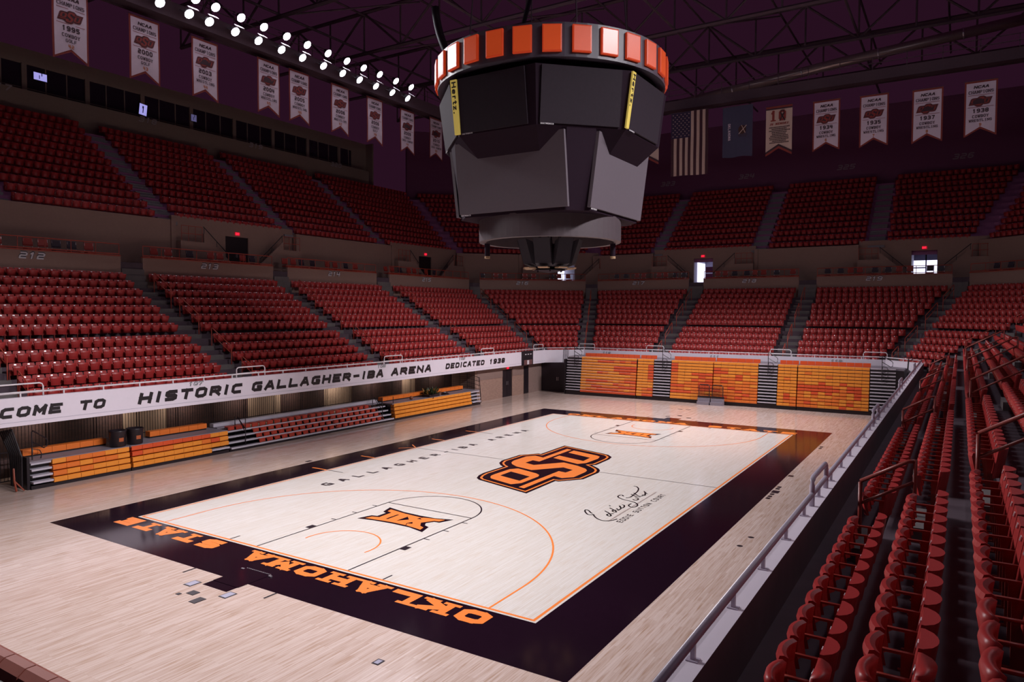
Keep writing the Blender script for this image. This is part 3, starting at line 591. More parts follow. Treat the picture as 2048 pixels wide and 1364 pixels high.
# lit screens inside the suites
M_scr = mat('lit_screen', (.5, .5, .9), .4, emit=.75, emcol=(.42, .40, .95)); M_fig = mat('screen_figure', (.02, .02, .06), .4)
for i, (y, z, w_, h_, tl, lb) in enumerate([(-2.2, 23.05, .85, .5, 0, 'small lit television in a dark suite window above the left end'), (5.2, 22.55, .62, .85, .22, 'tilted lit television behind the suite window above number 318'), (9.6, 22.9, .5, .55, 0, 'dim lit television in a suite window right of the tilted one')]):
    o = thing('television', lb, 'television', (-14.92-24.40, y, z)); b = MB(); b.obox((-.05, -w_/2-.03, -h_/2-.03), (.06, 0, 0), (0, w_+.06, 0), (0, 0, h_+.06)); b.build('case', M_dkmet, o)
    b = MB(); b.face([(.015, -w_/2, -h_/2), (.015, w_/2, -h_/2), (.015, w_/2, h_/2), (.015, -w_/2, h_/2)]); b.build('screen', M_scr if i < 2 else mat('dim_screen', (.3, .3, .5), .4, emit=.16, emcol=(.42, .40, .95)), o)
    b = MB(); rg = [(-.1, -.3, .05, .25), (.08, .12, .06, .2)] if i != 1 else [(-.05, -.3, .07, .5), (-.12, .1, .1, .2)]
    for (a, c_, ww, hh) in rg: b.face([(.018, a*w_, c_*h_), (.018, a*w_+ww, c_*h_), (.018, a*w_+ww, c_*h_+hh), (.018, a*w_, c_*h_+hh)])
    b.build('picture', M_fig, o); o.rotation_euler.x = -tl*.5
# far and corner curtain walls
mb = MB(); prof = [(23.35, 18.6), (23.35, 27.2), (23.6, 27.2), (23.6, 18.6)]; extrude(mb, prof, 1, 5); WFU = struct(mb.build('wall_far_upper', M_dark))
M_dim = mat('dim_numeral', (.22, .16, .20), .6)
for s_, s, t in (('321', 1, 1.0), ('322', 2, -18), ('323', 2, -13.4), ('324', 2, -4.6), ('325', 2, 5.2), ('326', 2, 15.2)):
    n = SN[s]; b = MB(); text(b, s_, lambda x, z: p3(s, t-.8+x, 23.34, 21.2+z), .46, .5, .58, .10, shear=.3, depth=.01, nrm=(-n.x, -n.y, 0)); b.build('section_number', M_dim, WFU)
# catwalk beams with a guard rail: one along the left floodlights, one across the far end
def catwalk(name, p0, p1, lb, zlo, zhi, side):
    p0, p1 = Vector(p0), Vector(p1); c = (p0+p1)/2; d = (p1-p0).normalized(); n = Vector((-d.y, d.x, 0))
    o = thing(name, lb, 'catwalk', c); b = MB()
    b.obox(p0-c-n*.04, p1-p0, n*.08, Vector((0, 0, zhi-zlo))); b.obox(p0-c+n*side*1.1-n*.04, p1-p0, n*.08, Vector((0, 0, (zhi-zlo)*.5))); b.build('girder', M_steel, o)
    b = MB(); b.obox(p0-c+(n*min(side, 0)*1.1)+Vector((0, 0, .1)), p1-p0, n*1.1, Vector((0, 0, .06))); b.build('walkway', M_steel, o)
    L = (p1-p0).length; b = MB()
    for h in (.45, .9): b.obox(p0-c-n*.02+Vector((0, 0, zhi-zlo+h)), p1-p0, n*.04, Vector((0, 0, .05)))
    for i in range(int(L/2.2)+1): b.obox(p0-c+d*(2.2*i)-n*.02+Vector((0, 0, zhi-zlo)), d*.05, n*.04, Vector((0, 0, .95)))
    b.build('guard_rail', M_steel, o); return o
catwalk('catwalk', (-24.75, -26, 24.2), (-24.75, 30.5, 24.2), 'long steel catwalk behind the bright floodlights on the left', 24.2, 25.15, 1)
catwalk('catwalk', (-23.5, 31.2, 23.75), (24, 31.2, 23.75), 'long steel catwalk across the far end above the flags', 23.75, 24.5, 1)
# roof: trusses, purlins
def strut(mb, a, b_, r): mb.tube([a, b_], r, 5)
for i, y in enumerate(range(-18, 54, 9)):
    mb = MB(); z0, z1 = 28.6, 32.0
    strut(mb, (-40, y, z0), (36, y, z0), .16); strut(mb, (-40, y, z1), (36, y, z1), .16)
    for k in range(19):
        x = -40+4*k; strut(mb, (x, y, z0), (x, y, z1), .08)
        if k % 2 == 0: strut(mb, (x, y, z0), (x+4, y, z1), .10)
        else: strut(mb, (x, y, z1), (x+4, y, z0), .10)
    struct(mb.build('roof_truss', M_steel))
mb = MB()
for x in range(-40, 37, 6): strut(mb, (x, -20, 31.8), (x, 54, 31.8), .09)
for x in (-28, -16, -4, 8, 20):
    strut(mb, (x, -20, 28.8), (x, 54, 28.8), .10)
    for y in range(-18, 45, 9): strut(mb, (x, y, 28.7), (x+6, y+9, 31.6), .07)
struct(mb.build('ceiling', M_steel))
o = thing('roof_duct', 'long shiny round duct under the far right roof', 'duct', (6, 40, 28.2)); b = MB()
b.tube([(-14, 0, -1.4), (0, 0, .0), (16, 0, 1.2)], .42, 12); b.build('pipe', mat('duct_metal', (.32, .24, .24), .35, metal=.6), o, True)
b = MB()
for x, z in ((-9, -.9), (-3, -.3), (3, .22), (9, .67)): b.tube([(x, 0, z), (x+.12, 0, z+.01)], .46, 12)
b.build('band', M_chrome, o, True)

# ================================================================== UNDER THE LEFT PARAPET
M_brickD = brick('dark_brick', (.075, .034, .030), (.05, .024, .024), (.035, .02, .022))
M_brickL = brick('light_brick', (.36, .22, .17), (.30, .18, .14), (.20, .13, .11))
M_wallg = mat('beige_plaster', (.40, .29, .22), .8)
mb = MB(); mb.box(-17.7, -17.5, -27, 16.4, 0, 2.5); WLL = struct(mb.build('wall_left_lower', M_wallg))
mb = MB()
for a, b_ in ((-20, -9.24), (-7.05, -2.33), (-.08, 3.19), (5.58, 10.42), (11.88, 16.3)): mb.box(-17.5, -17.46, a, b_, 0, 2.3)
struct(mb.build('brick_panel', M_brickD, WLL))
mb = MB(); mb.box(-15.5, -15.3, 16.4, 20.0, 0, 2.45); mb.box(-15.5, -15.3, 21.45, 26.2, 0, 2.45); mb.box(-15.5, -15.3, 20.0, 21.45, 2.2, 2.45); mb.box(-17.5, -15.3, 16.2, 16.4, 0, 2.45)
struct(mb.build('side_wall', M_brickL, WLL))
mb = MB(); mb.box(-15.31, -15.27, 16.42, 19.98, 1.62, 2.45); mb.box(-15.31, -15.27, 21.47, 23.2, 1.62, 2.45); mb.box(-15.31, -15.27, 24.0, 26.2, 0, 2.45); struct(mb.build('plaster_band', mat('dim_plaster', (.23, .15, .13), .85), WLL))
mb = MB(); mb.box(-15.42, -15.34, 20.02, 20.71, 0.02, 2.18); mb.box(-15.42, -15.34, 20.74, 21.43, 0.02, 2.18); D1 = struct(mb.build('door_11', M_dkmet)); mb = MB(); mb.box(-15.34, -15.29, 20.6, 20.66, .95, 1.25); mb.box(-15.34, -15.29, 20.79, 20.85, .95, 1.25); mb.build('door_handle', M_chrome, D1)
mb = MB(); mb.box(-15.3, -15.24, 23.25, 23.95, 0.02, 2.3); struct(mb.build('door_12', M_dkmet))
mb = MB(); mb.box(-15.3, -12.4, 26.2, 26.35, 0.0, 2.47); D3 = struct(mb.build('door_13', mat('corner_black_doors', (.02, .010, .018), .5))); mb = MB(); mb.box(-13.75, -13.71, 26.12, 26.2, .95, 1.25); mb.box(-13.6, -13.56, 26.12, 26.2, .95, 1.25); mb.build('door_handle', M_chrome, D3)
mb = MB(); mb.box(-12.4, 13.3, 28.3, 28.42, 0.0, 2.5); struct(mb.build('wall_far_lower', M_dark))
o = thing('exit_sign', 'glowing red sign over the black double door under the white wall', 'exit sign', (-15.22, 20.7, 2.33)); b = MB(); b.box(-.06, .0, -.16, .16, -.1, .1); b.build('case', MATS['exit_case'], o); b = MB(); text(b, 'EXIT', lambda x, y: Vector((.006, x-.13, y-.07)), .055, .13, .07, .016); b.build('lettering', M_exit, o)
M_tube = mat('passage_lamp_diffuser', (.9, .85, .8), .5, emit=.6, emcol=(1, .86, .72))
for i in range(9):
    y = -13.2+3.4*i; o = thing('passage_lamp', 'ceiling batten lamp in the passage behind the black fence, %s from the near end' % ORD[i], 'lamp', (-16.62, y, 2.34), 'batten lamps in the passage under the left seats')
    b = MB(); b.box(-.07, .07, -.62, .62, .03, .08); b.box(.03, .07, -.62, .62, -.09, .03); b.build('housing', M_dkmet, o); b = MB(); b.box(-.05, .03, -.6, .6, -.02, .03); b.build('diffuser', M_tube, o)
    ld = bpy.data.lights.new('passage_light', 'AREA'); ld.shape = 'RECTANGLE'; ld.size = .1; ld.size_y = 1.2; ld.energy = 13; ld.color = (1, .84, .70); lo = bpy.data.objects.new('passage_light', ld); C.objects.link(lo); lo.parent = o; lo.location = (-.09, 0, -.02); lo.rotation_euler = (0, math.radians(62), 0)
# black fence hung below the left parapet
FN = 16
for i in range(FN):
    y0 = -14.9+i*1.92; y1 = y0+1.86
    o = thing('fence_panel', 'black barred fence panel under the white wall, %s from the near end' % ORD[i], 'fence', (-16.35, y0, 0), 'black fence panels behind the side bleachers')
    b = MB(); b.tube([(0, .03, 0), (0, .03, 2.44), (0, 1.83, 2.44), (0, 1.83, 0)], .024, 6); b.box(-.015, .015, 0, 1.86, 1.22, 1.26); b.box(-.015, .015, 0, 1.86, .08, .12); b.build('frame', M_dkmet, o)
    b = MB()
    for q in range(1, 14): b.box(-.008, .008, .03+q*.1285-.008, .03+q*.1285+.008, .1, 2.44)
    b.build('bars', M_dkmet, o)
# shot clock panel hung on the left parapet
o = thing('display_panel', 'black display panel with white figures hung on the white left wall', 'display panel', (XF, 21.9, 3.0)); b = MB(); b.box(.0, .07, -.0, 1.75, -.55, .62); b.build('case', M_dkmet, o)
b = MB()
for y, z in ((.45, .3), (.85, .3), (1.25, .3)): b.box(.07, .076, y, y+.22, z, z+.07)
b.box(.07, .075, .78, 1.1, -.5, -.16); b.build('figures', mat('display_white', (.7, .66, .7), .5), o)
b = MB(); b.box(.07, .074, .3, 1.6, -.52, -.12); b.build('lower_plate', mat('display_brown', (.16, .07, .07), .5), o)

# ================================================================== TELESCOPIC BLEACHERS
BM = [M_y, M_o, M_r, M_dkmet, M_nose, M_grey]
def bench_rows(parent, fn, x0, x1, grid, rows, z0, dz, nrows, setback, skip=None, cut=None):
    """fn(u, d, z): u along the bank, d towards its back. One mesh per row, one block per seat"""
    n = len(grid[0])
    for r in range(nrows):
        g = grid[r]; mb = MB(); a = x0; z = z0+r*dz; d = r*setback; W_ = (x1-x0)/n
        for i, ch in enumerate(g):
            if ch == '.': continue
            u0, u1 = a+i*W_+.006, a+(i+1)*W_-.006; mi = 'YOR'.index(ch)
            h = dz*.80
            P = [(d, z), (d-.012, z+.03), (d-.012, z+h-.03), (d+.015, z+h), (d+.30, z+h), (d+.30, z)]
            v = [fn(u, q[0], q[1]) for u in (u0, u1) for q in P]; nv = len(mb.v); mb.v += [tuple(p) for p in v]; k = len(P)
            for q in range(k): mb.f.append((nv+q, nv+(q+1) % k, nv+k+(q+1) % k, nv+k+q)); mb.m.append(mi)
            mb.f.append(tuple(nv+q for q in range(k))[::-1]); mb.f.append(tuple(nv+k+q for q in range(k))); mb.m += [mi, mi]
        if mb.v: mb.build('bench_row', BM, parent)
def step_rows(parent, fn, x0, x1, z0, dz, nrows, setback):
    for r in range(nrows):
        mb = MB(); z = z0+r*dz; d = r*setback
        nv = len(mb.v); q = [(d-.03, z+.10), (d-.03, z+.175), (d+.30, z+.175), (d+.30, z+.10)]
        mb.v += [tuple(fn(u, *p)) for u in (x0, x1) for p in q]; mb.f += [tuple(nv+i for i in x) for x in ((0, 1, 5, 4), (1, 2, 6, 5), (2, 3, 7, 6), (3, 0, 4, 7), (3, 2, 1, 0), (4, 5, 6, 7))]; mb.m += [4, 4, 4, 4, 4, 4]
        mb.build('stair_tread', BM, parent)
def stair_rails(parent, fn, x, zt, d0, h=1.0, loops=((0, 0),), side=1):
    m_ = MB()
    m_.tube([fn(x, d0-.12, .35), fn(x, d0-.05, zt), fn(x, d0-.05, zt+h), fn(x+.02*side, d0-.1, zt+h+.05), fn(x+.55*side, d0+.1, zt+h*.68), fn(x+.62*side, d0+.1, zt+h*.58), fn(x+.6*side, d0+.1, zt+h*.36), fn(x+.5*side, d0+.1, zt+h*.3), fn(x, d0-.05, zt+h*.62)], .024, 6)
    m_.build('handrail', M_dkmet, parent); m_ = MB()
    m_.tube([fn(x, d0-.06, zt+.1), fn(x+.05*side, d0, zt+.32), fn(x+.3*side, d0, zt+.25), fn(x+.36*side, d0, zt+.1), fn(x+.33*side, d0, zt-.1)], .02, 6)
    for r in range(int(zt/.24)-1):
        z = .45+r*.24
        m_.tube([fn(x+.05*side, d0-.1, z), fn(x+.33*side, d0-.1, z+.12)], .012, 4)
    if zt > 1.5: m_.tube([fn(x+.33*side, d0-.09, .5), fn(x+.35*side, d0-.06, zt)], .014, 5)
    m_.build('folded_rail', M_dkmet, parent)
fF = lambda u, d, z: Vector((u, 25.0+d, z))
GR_A1 = ['RRRRRRRRRR', 'YOORRRROYO', 'YYRROOORRR'.replace('O', 'O'), 'YOOYYYROYO', 'YRRRROYORR', 'YYYYYYYYOO', 'YYYYYYYYYO', 'YYYROYYRRO', 'YYYYYYRRRR', 'YYYYYYRRRR', 'YYYYYYYYYY', 'YYYRRROROR', 'YYYYYYYYYY']
GR_A2 = ['YRR', 'YOO', 'YOR', 'YYY', 'YYY', 'YYO', 'YYR', 'YYR', 'YYR', 'YYR', 'YYR', 'YYY', 'YYY']
GR_B = ['YYYYOR', 'YYYYOO', 'RRROOY', 'OOYORR', 'RROORR', 'OYOORR', 'OYYROR', 'OYYYRO', 'OYYRRR', 'RYYYYY', 'RYYYYY', 'RYYYYY', 'YYYYYY']
GR_C1 = ['OOOOOO', 'OROROO', 'OOOORO', 'ROOROO', 'OOROOO', 'OOOOOY', 'OROYOO', 'YOORYY', 'OYYRYO', 'RRYYOY', 'ROYYYY', 'YYYYYY', 'YYYYYY']
GR_C2 = ['YYO', 'YOO', 'YRO', 'YRY', 'YYY', 'YYY', 'YYY', 'YYY', 'YOY', 'YYY', 'YYY', 'YYY', 'YYY']
GR_D = ['OOOYYYRYOY', 'OROYOOYRYY', 'OOYOOOYOYY', 'OYOYYOOYRY', 'OYRYRYOYRO', 'RRRRRRORRY', 'RRRRROYRRY', 'OYYRYYRYYY', 'YYYYYYYYYY', 'YYYYOYYYYY', 'YOYYYYYYYY', 'YYYYYYYYYY', 'YYYYYYYYYY']
def far_unit(lb, x0, x1, benches, stairs, rail):
    o = thing('telescopic_bleacher', lb, 'bleacher', ((x0+x1)/2, 25.5, 0), 'folded bleachers at the far end'); f_ = lambda u, d, z: fF(u, d, z)-o.location
    mb = MB(); A = f_(x0, .08, 0); mb.obox(A, (x1-x0, 0, 0), (0, .9, 0), (0, 0, .32), 3); A = f_(x0+.02, .34, .3); mb.obox(A, (x1-x0-.04, 0, 0), (0, .7, 0), (0, 0, 2.72), 3); mb.build('base_frame', BM, o)
    for a, b_, g in benches:
        bench_rows(o, f_, a, b_, g, None, .27, .224, 13, .028)
        mb = MB(); nb = max(3, round((b_-a)/.5)); w_ = (b_-a)/nb
        for i in range(nb): A = f_(a+i*w_+.01, .95, 3.14); mb.obox(A, (w_-.02, 0, 0), (0, .06, .0), (0, .05, .27), 2)
        mb.build('seat_back_row', BM, o)
    for a, b_ in stairs: step_rows(o, f_, a, b_, .27, .224, 13, .028)
    mb = MB(); A = f_(x0+.02, .4, 3.03); mb.obox(A, (x1-x0-.04, 0, 0), (0, 2.6, 0), (0, 0, .1), 5); mb.build('deck', BM, o)
    for xr, sd in rail: stair_rails(o, f_, xr, 2.95, .3, 1.0, side=sd)
    return o
far_unit('folded amber and orange bleacher at the far end, leftmost unit by the black corner', -12.3, -6.1, [(-10.95, -6.14, GR_A1)], [(-12.28, -10.98)], [(-11.6, 1)])
far_unit('folded bleacher at the far end left of the gates, stairs in its middle', -6.06, -.09, [(-6.05, -4.72, GR_A2), (-3.3, -.1, GR_B)], [(-4.68, -3.34)], [(-4.0, 1)])
far_unit('folded bleacher at the far end right of the gates, stairs in its middle', -.05, 5.8, [(-.04, 3.16, GR_C1), (4.52, 5.8, GR_C2)], [(3.2, 4.48)], [(3.85, 1)])
far_unit('folded bleacher at the far end with a wide red stripe, rightmost unit by the rail', 5.84, 12.4, [(5.86, 10.37, GR_D)], [(10.42, 11.9)], [(11.1, 1)])
# tall folded end frames of the far bleachers
for x, lb in ((-12.42, 'tall black folded rail frame at the left end of the far bleachers'), (12.75, 'tall black folded rail frame at the right end of the far bleachers')):
    o = thing('end_rail', lb, 'rail frame', (x, 25.6, 0)); b = MB(); b.box(-.06, .06, -.5, .6, 0, 2.9); b.build('panel', M_dkmet, o); b = MB()
    for q in range(6): b.tube([(-.2, -.45+q*.18, 2.6), (-.15, -.45+q*.18, 3.9-abs(q-2)*.1), (.1, -.4+q*.18, 4.0-abs(q-2)*.1)], .022, 5)
    b.build('rails', M_dkmet, o)
# two grey steps with barred gates before the far bleachers
for x0, lb in ((-1.05, 'grey step box with a barred black gate, left of the far pair'), (-.06, 'grey step box with a barred black gate, right of the far pair')):
    o = thing('gate_step', lb, 'gate', (x0, 24.4, 0), 'barred gates at the far end'); b = MB(); b.box(0.02, .93, 0, .5, 0, .22); b.box(.02, .93, .2, .52, .22, .48); b.build('steps', M_grey, o)
    b = MB(); b.tube([(.08, .35, .48), (.08, .35, 1.35), (.16, .35, 1.47), (.79, .35, 1.47), (.87, .35, 1.35), (.87, .35, .48)], .03, 6); b.box(.0, .95, .3, .4, .5, .62); b.build('gate_frame', M_dkmet, o)
    b = MB()
    for q in range(1, 8): b.box(.08+q*.1-.008, .08+q*.1+.008, .34, .36, .6, 1.46)
    for z in (.85, 1.12): b.box(.08, .87, .34, .36, z, z+.02)
    b.build('bars', M_dkmet, o)
# left side bleachers: four benches high, half pulled out
fL = lambda u, d, z: Vector((-14.4-d, u, z))
def left_base(o, y0, y1, f_):
    mb = MB(); p = f_(y0, .06, 0); mb.obox(p, Vector((0, y1-y0, 0)), Vector((-1.5, 0, 0)), Vector((0, 0, .14)), 3); p = f_(y0+.03, .36, .12); mb.obox(p, Vector((0, y1-y0-.06, 0)), Vector((-1.2, 0, 0)), Vector((0, 0, .86)), 3); mb.build('base_frame', BM, o)
    mb = MB(); p = f_(y0, .14, 1.0); mb.obox(p, Vector((0, y1-y0, 0)), Vector((-1.55, 0, 0)), Vector((0, 0, .07)), 5); mb.build('deck', BM, o)
def upper_bench(o, f_, y0, y1, ch='O'):
    mb = MB(); n = round((y1-y0)/.5); w_ = (y1-y0)/n
    for i in range(n):
        p = f_(y0+i*w_+.006, 1.15, 1.14); mb.obox(p, Vector((0, w_-.012, 0)), Vector((-.35, 0, 0)), Vector((0, 0, .23)), 'YOR'.index(ch))
    mb.build('upper_bench', BM, o); mb = MB(); p = f_(y0, 1.2, 1.05); mb.obox(p, Vector((0, y1-y0, 0)), Vector((-.3, 0, 0)), Vector((0, 0, .09)), 3); mb.build('bench_support', BM, o)
def left_unit(lb, y0, y1): return thing('telescopic_bleacher', lb, 'bleacher', (-15.0, (y0+y1)/2, 0), 'low bleachers along the left side')
o = left_unit('low amber bleacher with grey steps at the near end of the left side', -14.5, -10.6); f_ = (lambda o: (lambda u, d, z: fL(u, d, z)-o.location))(o)
left_base(o, -14.5, -10.62, f_); bench_rows(o, f_, -13.72, -10.66, ['YYYYYY', 'OYOYYY', 'OOYOOY', 'YOOOYY'], None, .15, .235, 4, .035); step_rows(o, f_, -14.46, -13.74, .12, .235, 4, .06); upper_bench(o, f_, -14.3, -11.05)
stair_rails(o, f_, -14.25, 1.15, .55, 1.0)
m_ = MB()
for q in range(7): m_.tube([f_(-14.75, .2+q*.14, .1), f_(-14.72, .25+q*.16, 1.3), f_(-14.9, .6+q*.16, 2.35-q*.03)], .03, 5)
m_.obox(f_(-14.6, .15, 0), Vector((0, .1, 0)), Vector((-1.2, 0, 0)), Vector((0, 0, 1.25))); m_.build('end_rail', M_dkmet, o)
m_ = MB(); m_.tube([f_(-14.9, .5, .85), f_(-14.95, .35, .4), f_(-14.95, .2, .02)], .035, 5); m_.tube([f_(-14.95, .35, .4), f_(-14.75, .05, .04)], .03, 5); m_.build('jack_leg', mat('orange_jack', (.25, .045, .02), .5), o)
o = left_unit('low bleacher with a red top row beside the two black bins', -10.58, -5.76); f_ = (lambda o: (lambda u, d, z: fL(u, d, z)-o.location))(o)
left_base(o, -10.58, -5.78, f_); bench_rows(o, f_, -10.56, -5.8, ['YYYYYYYY..', 'YYYYYYYYYY', 'RRORYYYORY'.replace('RROR', 'ROOO'), 'RRRRRRRRYY'], None, .15, .235, 4, .035); step_rows(o, f_, -6.75, -5.8, .12, .235, 1, .06); upper_bench(o, f_, -9.1, -6.2)
o = left_unit('grey decked bleacher with rows of folded red armchairs on the left side', -5.74, 6.1); f_ = (lambda o: (lambda u, d, z: fL(u, d, z)-o.location))(o)
mb = MB(); p = f_(-5.72, .06, 0); mb.obox(p, Vector((0, 11.8, 0)), Vector((-1.6, 0, 0)), Vector((0, 0, .12)), 3)
for r in range(4): p = f_(-5.7, r*.24+.30, .1); mb.obox(p, Vector((0, 11.76, 0)), Vector((-.05, 0, 0)), Vector((0, 0, .06+.235*r)), 3)
mb.build('base_frame', BM, o); mb = MB(); p = f_(-5.7, 1.05, 1.02); mb.obox(p, Vector((0, 11.76, 0)), Vector((-.6, 0, 0)), Vector((0, 0, .07)), 5); p = f_(-5.7, 1.35, 1.09); mb.obox(p, Vector((0, 11.76, 0)), Vector((-.3, 0, 0)), Vector((0, 0, .16)), 4); mb.build('deck', BM, o)
for r in range(4):
    mb = MB(); p = f_(-5.7, r*.24-.03, .13+r*.235); mb.obox(p, Vector((0, 11.76, 0)), Vector((-.34, 0, 0)), Vector((0, 0, .055)), 5); p = f_(-5.7, r*.24-.035, .13+r*.235); mb.obox(p, Vector((0, 11.76, 0)), Vector((-.03, 0, 0)), Vector((0, 0, .08)), 4); mb.build('deck_row', BM, o)
b = MB()      # a folded armchair: seat shell, back and two arm loops
b.obox((-.08, .05, .02), (-.03, 0, .14), (0, .36, 0), (-.02, 0, .0)); b.obox((-.10, .03, .155), (-.30, 0, .02), (0, .40, 0), (0, 0, .035))
for y in (.02, .44): b.tube([(-.32, y, .16), (-.06, y, .19), (.02, y, .15), (.05, y, .02)], .016, 5)
FSM = b.mesh('folded_armchair', [mat('red_armchair', (.42, .045, .025), .4)])
for r in range(4):
    y = -4.0 if r < 3 else -5.3
    k = 0
    while y < 4.75 and k < 24:
        c = bpy.data.objects.new('folded_armchair', FSM); C.objects.link(c); c.parent = o; c.location = f_(y, r*.24+.02, .19+r*.235); y += .475 if k != 10 else .58; k += 1
m_ = MB()
for y in (-4.75, 5.2):
    for d in (.15, .95): m_.tube([f_(y, d, .2+.4*(d > .5)), f_(y, d, 1.55)], .022, 5)
    m_.tube([f_(y, .15, 1.0), f_(y+.15, .95, 1.5), f_(y+.3, 1.0, 1.3), f_(y+.1, .3, .8)], .02, 5)
m_.build('handrail', M_dkmet, o)
o = left_unit('low amber bleacher at the far end of the left side, under the plants', 6.12, 15.8); f_ = (lambda o: (lambda u, d, z: fL(u, d, z)-o.location))(o)
left_base(o, 6.12, 15.7, f_); bench_rows(o, f_, 6.2, 14.5, ['Y'*17, 'Y'*17, 'Y'*17, 'Y'*17], None, .15, .235, 4, .035); step_rows(o, f_, 14.55, 15.65, .12, .235, 4, .06); upper_bench(o, f_, 6.3, 15.0)
m_ = MB(); m_.tube([f_(6.25, .2, .3), f_(6.25, .2, 1.5)], .022, 5); m_.tube([f_(10.1, .05, 1.0), f_(10.1, .05, 1.22), f_(10.1, .5, 1.22)], .022, 5); m_.build('handrail', M_dkmet, o)
m_ = MB(); m_.tube([f_(15.75, 1.3, .05), f_(15.75, 1.3, 2.2), f_(15.75, .2, 1.95), f_(15.75, .05, .1)], .03, 6)
for q in range(6): m_.tube([f_(15.75, 1.3, .4+q*.3), f_(15.75, .15, .25+q*.28)], .016, 5)
for q in range(5): m_.tube([f_(15.75, .3+q*.2, .1), f_(15.75, .3+q*.2, 1.95)], .012, 4)
m_.build('end_rail', M_dkmet, o)
# near-end bleacher: only its padded top row shows in the corner
o = thing('telescopic_bleacher', 'folded bleacher with a padded brown top row at the near left corner', 'bleacher', (0, -23.9, 0)); mb = MB(); mb.box(-8, 8.6, -1.0, .15, 0, 2.62); mb.build('base_frame', [M_dkmet], o)
mb = MB(); M_pad = mat('brown_padded_seat', (.26, .075, .055), .65, spec=.25)
for i in range(33):
    x = -8+i*.5; mb.v += []; n = 5
    for q in range(n):
        a0, a1 = PI*q/n, PI*(q+1)/n; p = [(-.17*math.cos(a), .18*math.sin(a)) for a in (a0, a1)]
        mb.face([(x+.012, p[0][0], 2.62+p[0][1]), (x+.488, p[0][0], 2.62+p[0][1]), (x+.488, p[1][0], 2.62+p[1][1]), (x+.012, p[1][0], 2.62+p[1][1])])
    for xx in (x+.012, x+.488): mb.face([(xx, -.17*math.cos(PI*q/n), 2.62+.18*math.sin(PI*q/n)) for q in range(n+1)])
mb.build('padded_row', [M_pad], o)

# things standing on the left bleachers
for i, y in enumerate((-10.95, -10.2)):
    o = thing('storage_bin', 'black bin with an orange badge on the left bleacher, %s one' % ('nearer' if i == 0 else 'farther'), 'bin', (-14.85, y, 1.07), 'black bins on the left bleacher')
    b = MB(); prof = [(.001, 0), (.27, 0), (.31, .03), (.335, .62), (.36, .66), (.35, .70), (.31, .70), (.29, .62), (.001, .60)]; b.lathe(prof, 20); b.build('bin', M_dkmet, o, True)
    b = MB(); b.box(.335, .345, -.1, .1, .24, .42); 
    b = MB(); b.lathe([(.322, .24), (.328, .40)], 6, a0=-.35, a1=.25); b.build('badge', mat('orange_badge', (.40, .09, .025), .5), o)
M_leaf = mat('dark_leaf', (.035, .06, .02), .6); M_flow = mat('yellow_flower', (.35, .16, .03), .6)
o = thing('flower_arrangement', 'dark leafy flower arrangement standing on the far left bleacher', 'plant', (-14.95, 10.5, 1.07)); b = MB(); b.box(-.3, .3, -.55, .55, 0, .16); b.build('trough', M_dkmet, o)
b = MB(); b2 = MB(); rr = random.Random(3)
for q in range(170):
    a, e_ = rr.uniform(0, 2*PI), rr.uniform(.1, 1.3); L = rr.uniform(.25, .6); base = Vector((rr.uniform(-.2, .2), rr.uniform(-.5, .5), .15)); d = Vector((math.cos(a)*math.cos(e_), math.sin(a)*math.cos(e_)*1.5, math.sin(e_)))
    tip = base+d*L; n = d.cross(Vector((0, 0, 1))).normalized()*.045; mid = base+d*L*.6; (b if q % 7 else b2).face([base, mid+n, tip, mid-n])
b.build('foliage', M_leaf, o)['kind'] = 'stuff'; b2.build('blossom', M_flow, o)
o = thing('basketball', 'brown ball lying on the far left bleacher beside the plants', 'ball', (-14.9, 8.35, 1.19)); b = MB(); b.lathe([(.12*math.sin(PI*q/10)+.0005, -.12*math.cos(PI*q/10)) for q in range(11)], 20); b.build('shell', mat('brown_leather', (.22, .07, .035), .6), o, True)
b = MB(); b.tube([(.121*math.cos(PI*q/12), .121*math.sin(PI*q/12), 0) for q in range(24)], .003, 4, closed=True); b.build('seam', M_dkmet, o)
o = thing('folded_coat', 'small dark bundle with a white patch beside the plants', 'bundle', (-14.85, 11.9, 1.07)); b = MB(); b.lathe([(.001, .16), (.16, .14), (.28, .06), (.32, 0)], 14); b.build('cloth', M_dkmet, o, True); b = MB(); b.lathe([(.001, .175), (.08, .168), (.1, .158)], 8); b.build('white_patch', MATS['display_white'], o)
# black case standing by the right wall, seen from behind and above
o = thing('equipment_case', 'long plain black case standing on the floor by the right rail wall', 'case', (11.85, -14.3, 0)); M_mb = mat('matt_black_case', (.010, .004, .010), .6)
b = MB(); b.box(-.45, .45, -1.2, 1.2, .05, .94); b.build('body', M_mb, o); b = MB(); b.box(-.455, .455, -1.205, 1.205, .94, 1.0); b.build('lid', M_mb, o)
for x in (-.38, .38):
    for y in (-1.1, 1.1): b = MB(); b.box(x-.04, x+.04, y-.04, y+.04, 0, .05); b.build('foot', M_dkmet, o)

